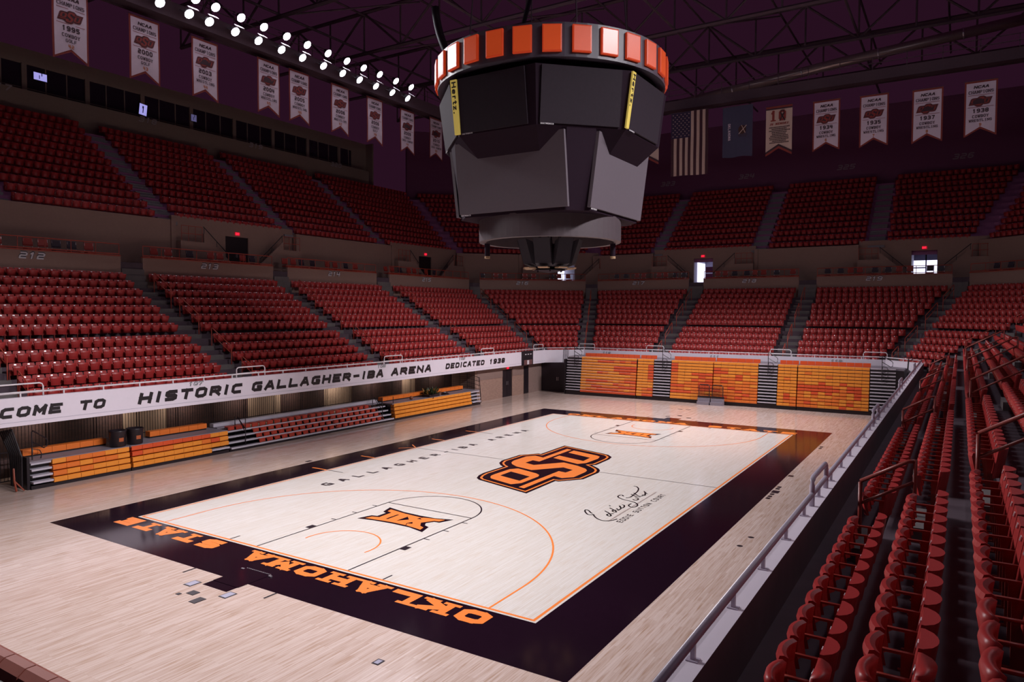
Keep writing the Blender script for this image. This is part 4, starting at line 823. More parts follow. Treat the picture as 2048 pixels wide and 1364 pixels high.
# ================================================================== RAILINGS ON THE PARAPETS
def parapet_rail(s, a, b_, lb, m, zr=.17, dd=-.13, r=.035, step=1.55):
    L = b_-a; c = p3(s, (a+b_)/2, dd, ZT); o = thing('parapet_railing', lb, 'railing', c, 'low pipe rails on the white walls')
    b = MB(); b.tube([p3(s, a, dd, ZT+zr)-c, p3(s, b_, dd, ZT+zr)-c], r, 8); b.build('pipe', m, o, True)
    n = max(2, round(L/step)); mesh = None
    for i in range(n+1):
        t = a+L*i/n; q = p3(s, t, dd, ZT)
        if mesh is None:
            b = MB(); b.box(-.022, .022, -.022, .022, 0, zr); b.box(-.06, .06, -.05, .05, 0, .012); mesh = b.mesh('post', m)
        po = bpy.data.objects.new('post', mesh); C.objects.link(po); po.parent = o; po.location = q-c; n2 = SN[s]; po.rotation_euler.z = math.atan2(n2.y, n2.x)
def guard(s, a, b_, lb, m, h=.50, dd=-.13, r=.03):
    c = p3(s, (a+b_)/2, dd, ZT); o = thing('guard_hoop', lb, 'guard rail', c, 'raised hoops of pipe at the feet of the stairs')
    P = [(a, 0), (a, h-.12), (a+.04, h-.04), (a+.12, h), (b_-.12, h), (b_-.04, h-.04), (b_, h-.12), (b_, 0)]
    b = MB(); b.tube([p3(s, t, dd, ZT+z)-c for t, z in P], r, 8); b.build('hoop', m, o, True)
    b = MB(); b.tube([p3(s, a, dd, ZT+.2)-c, p3(s, b_, dd, ZT+.2)-c], r*.8, 6); b.build('mid_rail', m, o, True)
M_pipe = mat('lilac_grey_pipe', (.50, .44, .54), .3)
lo0, hi0 = t_range(0, -.13)
parapet_rail(0, -24, hi0, 'white pipe rail on the lettered left wall', M_wrail)
l1, h1 = t_range(1, -.13); parapet_rail(1, l1, h1, 'white pipe rail on the short corner wall by the black corner doors', M_wrail)
l2, h2 = t_range(2, -.13); parapet_rail(2, l2, h2, 'white pipe rail on the far wall above the orange bleachers', M_wrail)
l3, h3 = t_range(3, -.13); parapet_rail(3, l3, h3, 'white pipe rail on the short corner wall right of the far bleachers', M_wrail)
l4, h4 = t_range(4, -.13); parapet_rail(4, -25.5, h4, 'lilac grey pipe rail on the right wall sill beside the nearest seats', M_pipe, .20, -.12, .045, 1.42)
for y, w_ in zip((-14.6, -4.1, 6.6, 17.2), ORD): guard(0, y-.95, y+.75, 'white guard hoop on the lettered left wall, %s from the near end' % w_, M_wrail)
guard(0, 24.0, 25.6, 'white guard hoop at the left wall end beside the black display panel', M_wrail)
for x, w_ in ((-12.0, 'left of the far wall above the black doors'), (-5.8, 'between numbers 217 and 218 on the far wall'), (4.05, 'between numbers 218 and 219 on the far wall'), (10.4, 'at the right end of the far wall')): guard(2, x-.75, x+.75, 'white guard hoop '+w_, M_wrail)
for y, w_ in zip((-14.0, -3.9, 6.6, 17.2), ('nearest the camera', 'second from the camera', 'third from the camera', 'farthest from the camera')): guard(4, y-.75, y+.75, 'lilac grey guard hoop on the right sill, '+w_, M_pipe, .48, -.12, .045)

# ================================================================== AISLE HANDRAILS
def hand(s, tf, d0, d1, lb, m, r=.03, foot=None):
    """two-bar handrail running up a stair; tf(d) gives its place along the bank"""
    top = lambda d: 3.67+.584*d+(.05 if d > 4.4 else 0); q = lambda d, z: p3(s, tf(d), d, z)
    fl_ = lambda d: next((rz(k) for k in range(1, NROW+1) if d < rd(k)+.12), rz(NROW))
    c = q(d0, fl_(d0)); o = thing('aisle_handrail', lb, 'handrail', c, 'handrails in the stairs of the lower seats')
    b = MB(); b.tube([q(d0, top(d0))-c, q(d1-.1, top(d1-.1))-c, q(d1, top(d1)-.04)-c], r, 6); b.build('top_bar', m, o, True)
    b = MB(); b.tube([q(d0, top(d0)-.38)-c, q(d1, top(d1)-.38)-c], r*.8, 6); b.build('mid_bar', m, o, True)
    for d in (d0, d1):
        b = MB(); b.tube([q(d, fl_(d))-c, q(d, top(d)-.02)-c], r, 6); b.build('post', m, o, True)
SEG = [(.6, 1.4), (2.25, 3.9), (5.0, 6.7), (7.5, 9.1)]
SW = ['lowest', 'second lowest', 'third lowest', 'topmost']
M_railR = mat('dark_red_rail_paint', (.25, .035, .026), .4)
for s in (0, 2, 4):
    for ai, (a, b_) in enumerate(AISLES[s]):
        for si, (d0, d1) in enumerate(SEG):
            t = {0: b_-.12, 2: (a+b_)/2, 4: (a+b_)/2+.1}[s]
            if not in_view(p3(s, t, d0, 4+.58*d0), 1.05): continue
            wh = {0: 'left stairs between numbers %s and %s' % (211+ai, 212+ai), 2: 'far stairs between numbers %s and %s' % (217+ai, 218+ai), 4: 'right bank, %s stairs from the camera' % ORD[ai]}[s]
            hand(s, (lambda d, t=t: t), d0, d1, '%s %s handrail in the %s' % (SW[si], 'dark red' if s == 4 else 'orange', wh), M_railR if s == 4 else M_rail, .036 if s == 4 else .026)
for i, wh in ((1, 'corner stairs between numbers 215 and 216'), (2, 'corner stairs between numbers 216 and 217'), (3, 'corner stairs between numbers 219 and 220'), (4, 'corner stairs right of number 220')):
    for si, (d0, d1) in enumerate(SEG):
        s = i if i < 4 else 4; tf = (lambda d, i=i: t_range(i, d)[0]) if i < 4 else (lambda d: t_range(4, d)[1])
        if not in_view(p3(s, tf(d0), d0, 4+.58*d0), 1.05): continue
        hand(s, tf, d0, d1, '%s orange handrail in the %s' % (SW[si], wh), M_rail, .026)

# ================================================================== SEATS
# one folding seat, facing +y (towards the court), origin on the tread under its back
def seat_parts():
    P = {}
    b = MB(); n = 7; W2 = .232; sl = .16
    for (z, lean) in ((.40, 0), (.80, .40*sl), (.88, .48*sl)):
        k = .94 if z > .85 else 1.0
        for i in range(n+1):
            x = -W2*k+2*W2*k*i/n; b.v.append((x, -lean-.015-.115*(1-(x/W2)**2)**.8 if abs(x) < W2*k*.999 else -lean-.02, z))
        for x in (W2*k, W2*.5, 0, -W2*.5, -W2*k): b.v.append((x, -lean+.012-.006*(1-(x/W2)**2), z))
    m = n+6
    for l in range(2):
        for i in range(m): b.f.append((l*m+i, l*m+(i+1) % m, (l+1)*m+(i+1) % m, (l+1)*m+i)); b.m.append(0)
    b.f.append(tuple(range(2*m, 3*m))); b.f.append(tuple(range(m))[::-1]); b.m += [0, 0]
    P['backrest'] = b.mesh('backrest', [M_seat])
    b = MB(); n = 6      # folded pan: closed profile swept across the seat, thick rolled front edge on top, narrower towards the hinge
    PR = [(.235, .42, .165), (.275, .58, .19), (.30, .72, .215), (.285, .775, .215), (.245, .785, .215), (.205, .765, .21), (.215, .70, .20), (.225, .58, .185), (.20, .43, .165)]; m = len(PR)
    for i in range(n+1):
        u = -1+2*i/n
        for y, z, w_ in PR: b.v.append((u*w_, y+.055*(1-u*u), z))
    for i in range(n):
        for j in range(m): b.f.append((i*m+j, i*m+(j+1) % m, (i+1)*m+(j+1) % m, (i+1)*m+j)); b.m.append(0)
    b.f.append(tuple(range(m))[::-1]); b.f.append(tuple(range(n*m, n*m+m))); b.m += [0, 0]
    P['seat'] = b.mesh('seat', [M_seat])
    b = MB(); b.box(.236, .272, -.05, .34, .60, .625); P['armrest'] = b.mesh('armrest', [M_arm])
    b = MB(); b.box(.242, .266, -.02, .08, 0, .60); b.box(.235, .272, -.09, .16, 0, .02); P['leg'] = b.mesh('leg', [M_arm])
    b = MB(); b.obox((-.04, -.049, .80), (.08, 0, 0), (0, -.014, .05), (0, .010, .003)); P['number_plate'] = b.mesh('number_plate', [M_plate])
    return P
SP = seat_parts()
SPOTS = []       # (pos, facing normal (towards court), label data)
def add_rows(A, rows, dfun, zfun, upper):
    for s in range(5):
        for k in rows:
            d = dfun(k)
            for j, (a, b_) in enumerate(sections(s, d, A)):
                n = int((b_-a-.04)//.508)
                if n < 1: continue
                off = (b_-a-n*.508)/2
                for i in range(n):
                    t = a+off+(i+.5)*.508; p = p3(s, t, d, zfun(k))
                    if not in_view(p+Vector((0, 0, .6)), 1.10): continue
                    SPOTS.append((p, s, k, j, i, n, upper))
add_rows(AISLES, range(1, NROW+1), rd, rz, False)
add_rows(UAISLES, range(1, NUP+1), ud, uz, True)
def strict(p): v = Vector(p)-CAM; z = v.dot(fwd); return z > .5 and abs(v.dot(rgt)/z)*1437 < 1030 and abs(v.dot(upv)/z)*1437 < 690
cand = sorted((i for i, q in enumerate(SPOTS) if not q[6] and strict(q[0]+Vector((0, 0, .65))) and not (q[1] == 0 and q[2] == 1)), key=lambda i: (SPOTS[i][0]-CAM).length)
NEAR = set(cand[:300])
ROWW = ['front', 'second', 'third', 'fourth', 'fifth', 'sixth', 'seventh', 'eighth', 'ninth', 'tenth', 'eleventh', 'twelfth']
for i in sorted(NEAR):
    p, s, k, j, a, n, up = SPOTS[i]; nn = SN[s]
    if s == 4:
        cnt = (n-1-a) if j == 0 else a     # counted from the handrail
        lb = 'red folding seat, %s right-bank row %s the %s stairs, %s from them' % (ROWW[k-1], 'past' if j else 'before', ['nearest', 'nearest', 'second', 'third', 'fourth'][j], ORD[cnt])
    else:
        lb = 'red folding seat below wall number %s, %s row up, %s from its right-hand stairs' % (NUMS[(s, j)], ROWW[k-1], ORD[n-1-a])
    r_ = bpy.data.objects.new('folding_seat', None); C.objects.link(r_); r_.location = p; r_.rotation_euler.z = math.atan2(-nn.y, -nn.x)-PI/2; r_.empty_display_size = .1
    tag(r_, lb, 'seat', 'red folding seats nearest the camera')
    for nm in ('backrest', 'seat', 'armrest', 'leg', 'number_plate'):
        c = bpy.data.objects.new(nm, SP[nm]); C.objects.link(c); c.parent = r_
# every other seat: one mass of seats of the same shape
def stuff_mesh():
    V, F, Mi = [], [], []
    def add(vs, fs, mi):
        b0 = len(V); V.extend(vs); F.extend([tuple(b0+i for i in f) for f in fs]); Mi.extend([mi]*len(fs))
    for nm, mi in (('backrest', 0), ('seat', 0), ('armrest', 1), ('number_plate', 2)):
        me = SP[nm]; add([tuple(v.co) for v in me.vertices], [tuple(f.vertices) for f in me.polygons], mi)
    return np.array(V, dtype=np.float64), F, Mi
def low_seat():
    b = MB(); b.v = []; 
    A = [(-.232, -.015), (-.12, -.09), (.12, -.09), (.232, -.015), (.12, .0), (-.12, .0)]
    for z, l in ((.40, 0), (.87, .075)): b.v += [(x, y-l, z) for x, y in A]
    b.f += [tuple((i, (i+1) % 6, 6+(i+1) % 6, 6+i)) for i in range(6)]+[(6, 7, 8, 9, 10, 11)]; b.m += [0]*7
    n = 12; B_ = [(-.2, 0), (0, .05), (.2, 0)]
    for y, z in ((.235, .42), (.30, .77)): b.v += [(x, y+q, z) for x, q in B_]+[(x, y+q-.05, z+.01) for x, q in B_[::-1]]
    b.f += [tuple((n+i, n+(i+1) % 6, n+6+(i+1) % 6, n+6+i)) for i in range(6)]+[tuple(n+6+i for i in range(6))]; b.m += [0]*7
    b.box(.236, .272, -.03, .32, .60, .625, 1); b.obox((-.045, -.064, .80), (.09, 0, 0), (0, -.014, .055), (0, .010, .003), 2)
    return np.array(b.v), b.f, b.m
HI, LOW = stuff_mesh(), low_seat()
VV, LI, LS, MI = [], [], [], []; base = 0
for i, (p, s, k, j, a, n, up) in enumerate(SPOTS):
    if i in NEAR: continue
    V, F, Mi = (LOW if (up or (p-CAM).length > 48) else HI); nn = SN[s]; fx = Vector((-nn.x, -nn.y)); wx = Vector((fx.y, -fx.x))
    X = V[:, 0:1]*np.array([[wx.x, wx.y]])+V[:, 1:2]*np.array([[fx.x, fx.y]])
    VV.append(np.concatenate([X+np.array([[p.x, p.y]]), V[:, 2:3]+p.z], 1))
    for f, m in zip(F, Mi): LI.extend(base+q for q in f); LS.append(len(f)); MI.append(m)
    base += len(V)
VV = np.concatenate(VV); me = bpy.data.meshes.new('stadium_seats'); me.vertices.add(len(VV)); me.vertices.foreach_set('co', VV.ravel())
me.loops.add(len(LI)); me.loops.foreach_set('vertex_index', LI); me.polygons.add(len(LS))
st = np.concatenate([[0], np.cumsum(LS)[:-1]]).astype(np.int32); me.polygons.foreach_set('loop_start', st); me.polygons.foreach_set('material_index', MI)
for m in (M_seat, M_arm, M_plate): me.materials.append(m)
me.update(calc_edges=True); me.validate()
o = bpy.data.objects.new('stadium_seats', me); C.objects.link(o); tag(o, 'all the other rows of red folding seats filling the stands', 'seats', kind='stuff')

# ================================================================== SCOREBOARD
SB = thing('hanging_scoreboard', 'huge black hanging scoreboard with orange panels round its top ring', 'scoreboard', (0, 0, 9.4)); ZO = 9.4
M_sbk = mat('scoreboard_black', (.020, .009, .018), .75, spec=.12); M_ringm = mat('ring_graphite', (.075, .062, .085), .38); M_scrU = mat('upper_led_face', (.026, .017, .025), .7, var=.15, scale=9, spec=.2); M_scrL = mat('lower_led_face', (.125, .10, .12), .6, var=.06, scale=9)
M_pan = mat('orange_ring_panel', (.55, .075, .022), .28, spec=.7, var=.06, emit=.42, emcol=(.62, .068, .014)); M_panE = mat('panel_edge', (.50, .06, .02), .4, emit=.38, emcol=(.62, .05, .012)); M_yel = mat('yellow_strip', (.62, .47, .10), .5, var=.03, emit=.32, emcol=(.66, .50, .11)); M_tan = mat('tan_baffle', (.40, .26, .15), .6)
def sb(mb, name, mats, parent=None, smooth=False):
    o = mb.build(name, mats, parent or SB, smooth); return o
b = MB(); b.lathe([(4.55, 16.25-ZO), (4.9, 16.25-ZO), (4.9, 17.5-ZO), (4.55, 17.5-ZO), (4.55, 16.25-ZO)], 72); RING = sb(b, 'top_ring', M_ringm, None, False)
b = MB(); b.lathe([(.01, 17.2-ZO), (4.56, 17.2-ZO), (4.56, 17.1-ZO), (.01, 17.1-ZO)], 48); b.lathe([(4.5, 16.3-ZO), (3.9, 16.0-ZO), (3.9, 15.9-ZO), (.01, 15.9-ZO)], 48); sb(b, 'ring_deck', M_sbk)
NP = 28
pm = MB(); w_, h_ = .36, .49
pm.obox((-w_, 0, -h_), (2*w_, 0, 0), (0, .10, 0), (0, 0, 2*h_), 1); pm.face([(-w_+.045, -.015, -h_+.045), (w_-.045, -.015, -h_+.045), (w_-.045, -.015, h_-.045), (-w_+.045, -.015, h_-.045)], 0)
for q in ((-w_, -h_, w_, -h_), (w_, -h_, w_, h_), (w_, h_, -w_, h_), (-w_, h_, -w_, -h_)):
    k = lambda x, lim: x*(lim-.045)/lim
    pm.face([(q[0], 0, q[1]), (q[2], 0, q[3]), (k(q[2], w_), -.015, k(q[3], h_)), (k(q[0], w_), -.015, k(q[1], h_))], 1)
PMESH = pm.mesh('ring_panel', [M_pan, M_panE])
for i in range(NP):
    a = 2*PI*(i+.30)/NP; c = bpy.data.objects.new('ring_panel', PMESH); C.objects.link(c); c.parent = SB
    c.location = (5.0*math.cos(a), 5.0*math.sin(a), 16.9-ZO); c.rotation_euler.z = a+PI/2
# upper tier: octagon of eight screens, leaning in towards the bottom
AT, AB = 4.62, 4.34; ZU1, ZU0 = 15.98, 13.92
core = MB(); TT = math.tan(PI/8)
def octo(r, z): return [(r/math.cos(PI/8)*math.cos(PI/8+i*PI/4), r/math.cos(PI/8)*math.sin(PI/8+i*PI/4), z-ZO) for i in range(8)]
A_, B_ = octo(AB-.05, ZU0-.06), octo(AT-.05, ZU1+.04); n = len(core.v); core.v += A_+B_; core.f += [(i, (i+1) % 8, 8+(i+1) % 8, 8+i) for i in range(8)]+[tuple(range(8))[::-1], tuple(range(8, 16))]; core.m += [0]*10
A_, B_ = octo(3.4, 13.0), octo(AB-.05, ZU0-.06); n = len(core.v); core.v += A_+B_; core.f += [(n+i, n+(i+1) % 8, n+8+(i+1) % 8, n+8+i) for i in range(8)]; core.m += [0]*8
sb(core, 'upper_frame', M_sbk)
def face_frame(ang, u, v, off=.0, at=AT, ab=AB, z0=ZU0, z1=ZU1):
    """point on a tier face: ang = direction of its outward normal, u sideways (to a viewer's right), v 0..1 up"""
    n = Vector((math.cos(ang), math.sin(ang), 0)); r_ = Vector((-n.y, n.x, 0)); ap = ab+(at-ab)*v+off
    return n*ap+r_*u+Vector((0, 0, z0+(z1-z0)*v-ZO))
for i in range(8):
    ang = -PI/2+i*PI/4; diag = i % 2 == 1; n = Vector((math.cos(ang), math.sin(ang), 0))
    u0, u1 = (-1.66, 1.50) if diag else (-1.62, 1.44)
    b = MB(); q0 = [face_frame(ang, u, v, .03) for u, v in ((u0, 0), (u1, 0), (u1, 1), (u0, 1))]; q1 = [face_frame(ang, u, v, -.04) for u, v in ((u0, 0), (u1, 0), (u1, 1), (u0, 1))]
    b.v += [tuple(p) for p in q0+q1]; b.f += [(0, 1, 2, 3), (0, 4, 5, 1), (1, 5, 6, 2), (2, 6, 7, 3), (3, 7, 4, 0)]; b.m += [0]*5
    s_ = sb(b, 'upper_screen', M_scrU)
    b = MB(); text(b, 'DAKTRONICS', lambda x, y: face_frame(ang, u0+.03+x, -.03+y/2.06, .035), .045, .055, .054, .012); sb(b, 'maker_plate', MATS['display_white'], s_)
    if not diag:      # yellow strip at the left edge of each straight face
        b = MB(); q0 = [face_frame(ang, u, v, .05) for u, v in ((-1.93, -.01), (-1.68, -.01), (-1.66, 1), (-1.96, 1))]; b.face(q0); q1 = [face_frame(ang, u, v, -.02) for u, v in ((-1.93, -.01), (-1.68, -.01), (-1.66, 1), (-1.96, 1))]
        for k in range(4): b.face([q0[k], q1[k], q1[(k+1) % 4], q0[(k+1) % 4]])
        y_ = sb(b, 'yellow_strip', M_yel)
        b = MB(); fn_ = lambda x, y: face_frame(ang, -1.90+y, .96-x/2.06, .056)
        xx = text(b, 'H', fn_, .22, .21, .27, .052); xx = text(b, 'e', fn_, .19, .21, .235, .05, x0=xx); xx = text(b, 'r', fn_, .17, .21, .19, .05, x0=xx); xx = text(b, 't', fn_, .17, .21, .19, .05, x0=xx); text(b, 'z.', fn_, .18, .21, .22, .05, x0=xx)
        sb(b, 'strip_lettering', M_let, y_)
# lower tier: square with four big screens and dark corner columns
LT, LBm = 3.50, 3.14; ZL1, ZL0 = 13.75, 10.9
core = MB(); q = lambda r, z: [(r, -r*.76, z-ZO), (r, r*.76, z-ZO), (r*.76, r, z-ZO), (-r*.76, r, z-ZO), (-r, r*.76, z-ZO), (-r, -r*.76, z-ZO), (-r*.76, -r, z-ZO), (r*.76, -r, z-ZO)]
core.v += q(LBm-.05, ZL0-.12)+q(LT-.05, ZL1+.25); core.f += [(i, (i+1) % 8, 8+(i+1) % 8, 8+i) for i in range(8)]+[tuple(range(8))[::-1], tuple(range(8, 16))]; core.m += [0]*10; sb(core, 'lower_frame', M_sbk)
for i in range(4):
    ang = -PI/2+i*PI/2; b = MB(); W3 = 2.55
    F3 = lambda u, v, off: face_frame(ang, u, v, off, LT, LBm, ZL0, ZL1)
    q0 = [F3(u, v, .06) for u, v in ((-W3, 0), (W3, 0), (W3, 1), (-W3, 1))]; q1 = [F3(u, v, -.08) for u, v in ((-W3, 0), (W3, 0), (W3, 1), (-W3, 1))]
    b.v += [tuple(p) for p in q0+q1]; b.f += [(0, 1, 2, 3), (0, 4, 5, 1), (1, 5, 6, 2), (2, 6, 7, 3), (3, 7, 4, 0)]; b.m += [0]*5
    s_ = sb(b, 'lower_screen', M_scrL)
    b = MB(); text(b, 'DAKTRONICS', lambda x, y: F3(-W3+.06+x, -.03+y/2.85, .07), .045, .06, .054, .013); sb(b, 'maker_plate', MATS['display_white'], s_)
# lower ring, under-deck, speakers
b = MB(); b.lathe([(2.8, 9.86-ZO), (3.1, 9.86-ZO), (3.1, 10.82-ZO), (2.8, 10.82-ZO), (2.8, 9.86-ZO)], 64); sb(b, 'lower_ring', mat('lower_ring_face', (.085, .063, .072), .5), None, False)
b = MB(); b.lathe([(.01, 10.85-ZO), (2.9, 10.85-ZO), (2.9, 10.75-ZO), (.01, 10.75-ZO)], 32); sb(b, 'ring_ceiling', M_sbk)
for i in range(8):
    a = 2*PI*i/8+.25; n = Vector((math.cos(a), math.sin(a), 0)); t = Vector((-n.y, n.x, 0)); c0 = n*1.05
    b = MB(); b.obox(c0-t*.36+Vector((0, 0, 9.85-ZO)), t*.72, n*.35+Vector((0, 0, .12)), n*-.42+Vector((0, 0, -1.0))*1.0 if False else n*-.32+Vector((0, 0, -1.05))); k = sb(b, 'speaker', mat('speaker_cloth', (.032, .026, .036), .8))
    b = MB(); e = n*.78; b.obox(e-t*.22+Vector((0, 0, 8.72-ZO)), t*.44, n*.34, Vector((0, 0, .05))+n*.05); sb(b, 'speaker_baffle', M_tan, k)
b = MB()
for i in range(6):
    a = 2*PI*i/6; b.tube([(.5*math.cos(a), .5*math.sin(a), 10.7-ZO), (.55*math.cos(a+.3), .55*math.sin(a+.3), 8.9-ZO), (.6*math.cos(a), .6*math.sin(a), 8.6-ZO)], .03, 5)
b.lathe([(.01, 8.75-ZO), (.5, 8.75-ZO), (.72, 8.66-ZO), (.01, 8.55-ZO)], 16); sb(b, 'speaker_frame', M_sbk)
for (x, y) in ((-2.5, -1.2), (2.3, 1.6)):
    b = MB(); b.lathe([(.01, 9.85-ZO), (.12, 9.85-ZO), (.12, 9.3-ZO), (.01, 9.3-ZO)], 12, ctr=(x, y)); b.lathe([(.12, 9.3-ZO), (.12, 9.2-ZO), (.01, 9.2-ZO)], 12, 1, ctr=(x, y)); sb(b, 'spot_can', [M_sbk, M_tan])
for (x, y) in ((-2.6, -2.6), (2.6, -2.6), (-2.6, 2.6), (2.6, 2.6)):
    b = MB(); b.tube([(x, y, 17.1-ZO), (x*.75, y*.75, 28.6-ZO)], .03, 5); sb(b, 'hoist_cable', M_steel)
b = MB(); b.tube([(-1, 0, 17.2-ZO), (-1.6, 0, 19-ZO), (-.6, 0, 22-ZO), (0, 0, 28.5-ZO)], .10, 6); sb(b, 'power_cable', M_sbk)
o = thing('cable_loop', 'thick black cable loop hanging from the roof left of the scoreboard', 'cable', (-6.2, 1.5, 24)); b = MB(); P = []
for i in range(15):
    t = i/14; P.append((-1.3+.05*math.sin(t*3)+ (2.9*t**1.6), 0, 4.2*(1-t)**1.6-6.0+ (1.2 if t > .9 else .3)*(t-.75 if t > .75 else 0)*4))
b.tube(P, .2, 8); b.build('cable', M_dkmet, o, True)

# ================================================================== BANNERS AND FLAGS
M_cloth = mat('white_banner_cloth', (.64, .52, .62), .85, var=.04); M_cloth2 = mat('cream_banner_cloth', (.58, .42, .36), .85, var=.04); M_bord = mat('red_banner_border', (.23, .035, .028), .8); M_btxt = mat('dark_banner_ink', (.05, .02, .03), .8); M_bred = mat('red_banner_ink', (.25, .035, .03), .8); M_borg = mat('orange_banner_ink', (.45, .14, .05), .8)
def cloth_fn(org, right, wav, seed):
    nrm = Vector((right.y, -right.x, 0))      # towards the viewer
    def fn(x, y, off=0.0):
        return right*x+Vector((0, 0, y))+nrm*(off+wav*math.sin(x*3.1+seed)*(.3-.14*y)+wav*.6*math.sin(y*1.7+seed*2+x))
    return fn, nrm
def pennant_shape(x0, x1, yt, yb, yn, n=10):
    top = [(x0+(x1-x0)*i/n, yt) for i in range(n+1)]; right = [(x1, yt+(yb-yt)*i/14) for i in range(1, 15)]
    xm = (x0+x1)/2; bot = [(x1+(xm-x1)*i/5, yb+(yn-yb)*i/5) for i in range(1, 6)]+[(xm+(x0-xm)*i/5, yn+(yb-yn)*i/5) for i in range(1, 6)]; left = [(x0, yb+(yt-yb)*i/14) for i in range(1, 14)]
    return top+right+bot+left
def cloth_grid(mb, fn, x0, x1, yt, ybf, mi, off, nx=12, ny=22):
    """sheet with two sides and a V-cut foot"""
    base = len(mb.v)
    for o_ in (off, off-.012):
        for j in range(ny+1):
            for i in range(nx+1):
                x = x0+(x1-x0)*i/nx; yb = ybf(x); y = yt+(yb-yt)*j/ny; mb.v.append(tuple(fn(x, y, o_)))
    m = (nx+1)*(ny+1)
    for l in (0, 1):
        for j in range(ny):
            for i in range(nx):
                q = [base+l*m+j*(nx+1)+i, base+l*m+j*(nx+1)+i+1, base+l*m+(j+1)*(nx+1)+i+1, base+l*m+(j+1)*(nx+1)+i]; mb.f.append(tuple(q if l else q[::-1])); mb.m.append(mi)
def wrap(fn, off): return lambda x, y: fn(x, y, off)
def ctext(mb, s, fn, y, h, w, adv, th, mi, serif=False, shear=0.0, cx=.0):
    n = sum(.6 if (c == 'I' and not serif) else 1 for c in s); L = adv*n-(adv-w); text(mb, s, lambda x, yy: fn(cx-L/2+x, y+yy), w, h, adv, th, mi, shear, serif)
def mini_osu(mb, fn, cx, cy, sc, off, mi_dark, mi_red):
    M_ = lambda L: [(cx+p[1]*sc, cy-p[0]*sc) for p in L]
    mb.poly([M_(OSU['outer'])], wrap(fn, off), mi_dark); mb.poly([M_(inset(OSU['outer'], .12))], wrap(fn, off+.004), mi_red); mb.poly([M_(inset(OSU['outer'], .26))], wrap(fn, off+.008), mi_dark)
    mb.poly([M_(OSU['O']), M_(OSU['Oh'])], wrap(fn, off+.012), mi_red); mb.poly([M_(OSU['S'])], wrap(fn, off+.012), mi_red); mb.poly([M_(OSU['U'])], wrap(fn, off+.012), mi_red)
def hang(o, fn, x0, x1, yt, ln=.08):
    b = MB(); b.tube([fn(x0-.05, yt+.02, -.01), fn(x1+.05, yt+.02, -.01)], .02, 6)
    for x in (x0+.05, x1-.05): b.tube([fn(x, yt, -.01), fn(x, yt+ln, -.01)], .006, 4)
    b.build('hanging_rod', M_steel, o)
def champ(pos, right, year, l1, l2, num, lb, seed, W_=1.84, H_=3.66):
    o = thing('championship_banner', lb, 'banner', pos, 'white championship banners'); fn, nrm = cloth_fn(pos, right, .022, seed)
    hw = W_/2; yb = lambda x: -H_+(.52*(1-abs(x)/hw)); b = MB(); cloth_grid(b, fn, -hw, hw, 0, yb, 0, 0); b.build('border', M_bord, o)
    hi = hw-.10; yb2 = lambda x: -H_+.16+(.50*(1-abs(x)/hi)); b = MB(); cloth_grid(b, fn, -hi, hi, -.12, yb2, 0, .014); b.build('cloth', M_cloth, o)
    b = MB(); f2 = wrap(fn, .03)
    ctext(b, 'NCAA', f2, -.50, .19, .20, .215, .055, 0, shear=.25); ctext(b, 'CHAMPIONS', f2, -.83, .20, .135, .158, .034, 0, True)
    ctext(b, year, f2, -2.10, .27, .19, .235, .06, 0); ctext(b, l1, f2, -2.42, .19, .13, .158, .034, 0, True)
    k = len(l2); ctext(b, l2, f2, -2.68, .17, min(.12, 1.45/k*.80), min(.145, 1.45/k), .03, 0, True)
    b.build('lettering', M_btxt, o)
    b = MB(); ctext(b, num, f2, -2.98, .2, .13, .16, .042, 0); b.build('number', M_borg, o)
    b = MB()
    for y in (-.95, -1.74): b.poly([[(-hi+.1, y), (hi-.1, y), (hi-.1, y+.025), (-hi+.1, y+.025)]], f2, 0)
    b.build('rule_line', M_bred, o); b = MB(); mini_osu(b, fn, 0, -1.34, .142, .03, 0, 1); b.build('emblem', [M_btxt, M_bred], o)
    hang(o, fn, -hw, hw, 0); return o
XB = -25.0
for i, (y, yr, a, b_, nm, z) in enumerate([(-12.0, '1994', 'COWBOY', 'WRESTLING', '41', 23.7), (-7.35, '1995', 'COWBOY', 'GOLF', '42', 23.68), (-3.26, '2000', 'COWBOY', 'GOLF', '43', 23.70), (.65, '2003', 'COWBOY', 'WRESTLING', '44', 23.68), (5.51, '2004', 'COWBOY', 'WRESTLING', '45', 23.86), (8.2, '2005', 'COWBOY', 'WRESTLING', '46', 23.87), (12.18, '2006', 'COWBOY', 'WRESTLING', '47', 23.92), (16.0, '2006', 'COWBOY', 'GOLF', '48', 23.93), (20.0, '2009', 'COWBOY', 'CROSS COUNTRY', '49', 23.92), (23.95, '2010', 'COWBOY', 'CROSS COUNTRY', '50', 24.1)]):
    champ(Vector((XB, y, z)), Vector((0, 1, 0)), yr, a, b_, nm, 'white swallow-tailed banner on the left for %s %s, number %s' % (yr, b_.lower(), nm), i*1.3)
YB = 29.5
for i, (x, yr, nm, z) in enumerate([(6.72, '1934', '6', 22.34), (9.85, '1935', '7', 22.27), (13.14, '1937', '8', 22.15), (16.2, '1938', '9', 22.2)]):
    champ(Vector((x, YB, z)), Vector((1, 0, 0)), yr, 'COWBOY', 'WRESTLING', nm, 'white swallow-tailed banner at the far end for %s wrestling, number %s' % (yr, nm), i*1.7+.5)
